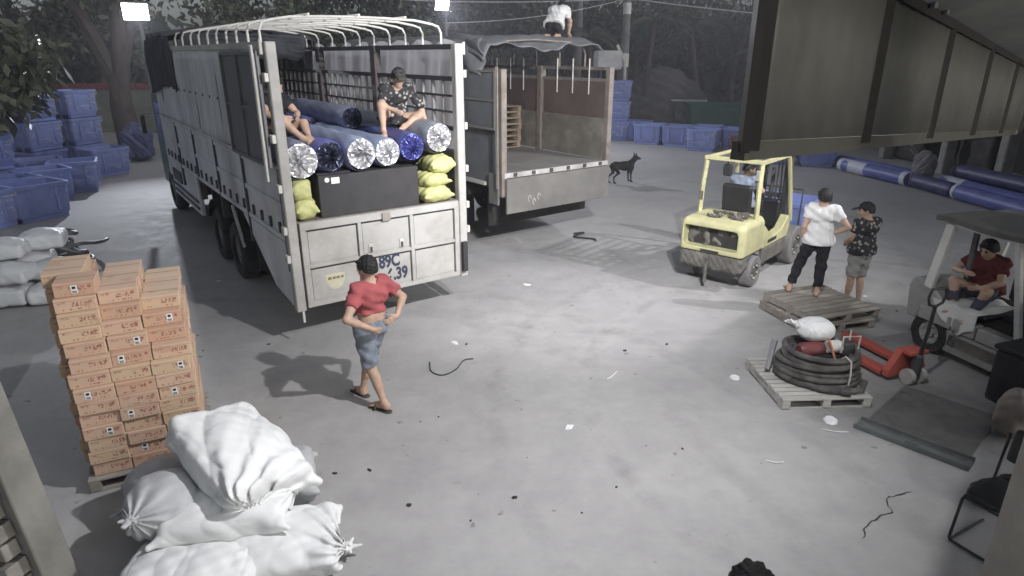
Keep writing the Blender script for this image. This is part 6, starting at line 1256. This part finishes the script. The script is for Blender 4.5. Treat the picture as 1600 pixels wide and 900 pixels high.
def palm(lb, loc, h, seed, lean=(0, 0), n=15, ln=2.6):
    rs = random.Random(seed); t = thing('palm_tree', lb, 'palm', loc, 0, 'palms at the back right')
    MB().tube([(0, 0, 0), (lean[0]*.3, lean[1]*.3, h*.4), (lean[0], lean[1], h)], [.22, .16, .13], 10).build('trunk', BARK, t, smooth=True)
    top = Vector((lean[0], lean[1], h))
    for k in range(n):
        a = 2*math.pi*k/n+rs.uniform(-.2, .2); e = rs.uniform(.1, 1.1); vs = []; fs = []; L_ = ln*rs.uniform(.8, 1.1); dirh = Vector((math.cos(a), math.sin(a), 0)); sd = Vector((-math.sin(a), math.cos(a), 0)); N = 22
        pt = lambda u: top+dirh*(L_*u*math.cos(e*(1-.4*u)))+Vector((0, 0, L_*(math.sin(e)*u-(.75+.3*(1-e))*u*u)))
        for j in range(1, N):
            u = j/N; p = pt(u); w = .62*math.sin(math.pi*min(1, u*.92+.06))**.6
            for s_ in (-1, 1):
                tip = p+sd*s_*w*.72+dirh*.28*w+Vector((0, 0, -.45*w)); o = len(vs); vs += [p, p+dirh*.07, tip]; fs.append((o, o+1, o+2))
        r0 = len(vs)
        mb = MB(); mb.add(vs, fs); mb.tube([pt(j/6) for j in range(7)], [.03-.004*j for j in range(7)], 4); mb.build('frond', LEAF[1 if k % 3 else 2], t)
palm('palm standing right of the utility pole', (7.4, 37.5, 0), 5.4, 1, (.3, 0)); palm('leaning palm behind the covered heap', (11.2, 40, 0), 5.0, 2, (-.8, 0)); palm('low palm at the canopy edge behind the skip', (13.6, 36, 0), 3.6, 3, (.2, 0)); palm('palm between the tarp roof and the utility pole', (4.6, 37.5, 0), 4.6, 4, (-.4, 0)); palm('tall palm behind the dark shed', (17.5, 38, 0), 6.2, 5, (-.5, 0))
rg_ = np.random.default_rng(99); cs = []
for k in range(380):
    a = rg_.uniform(-1.05, 1.05); r_ = 50+rg_.uniform(-2, 4); cs.append((r_*math.sin(a), r_*math.cos(a), rg_.uniform(.3, 5.6)))
q, f = leaves(rg_, cs, 60, 2.3, .95, .7); tl = mobj('treeline', leaf_mesh('treeline', q, f), LEAF[1]); tag(tl, 'dark mass of trees closing off the far background', None, kind='stuff')

# ------------------------------------------------------------------ hazy night air
hz = MB().box(-75, 75, -12, 75, -1.0, 13.5).build('haze', None)
hm = bpy.data.materials.new('night_haze'); hm.use_nodes = True; hn = hm.node_tree.nodes; hn.remove(hn['Principled BSDF']); pv = hn.new('ShaderNodeVolumePrincipled')
pv.inputs['Color'].default_value = (.86, .87, .95, 1); pv.inputs['Density'].default_value = .0021; pv.inputs['Anisotropy'].default_value = .2
hm.node_tree.links.new(pv.outputs[0], hn['Material Output'].inputs['Volume']); hz.data.materials.clear(); hz.data.materials.append(hm); tag(hz, 'thin grey night haze over the whole yard', None, kind='stuff')
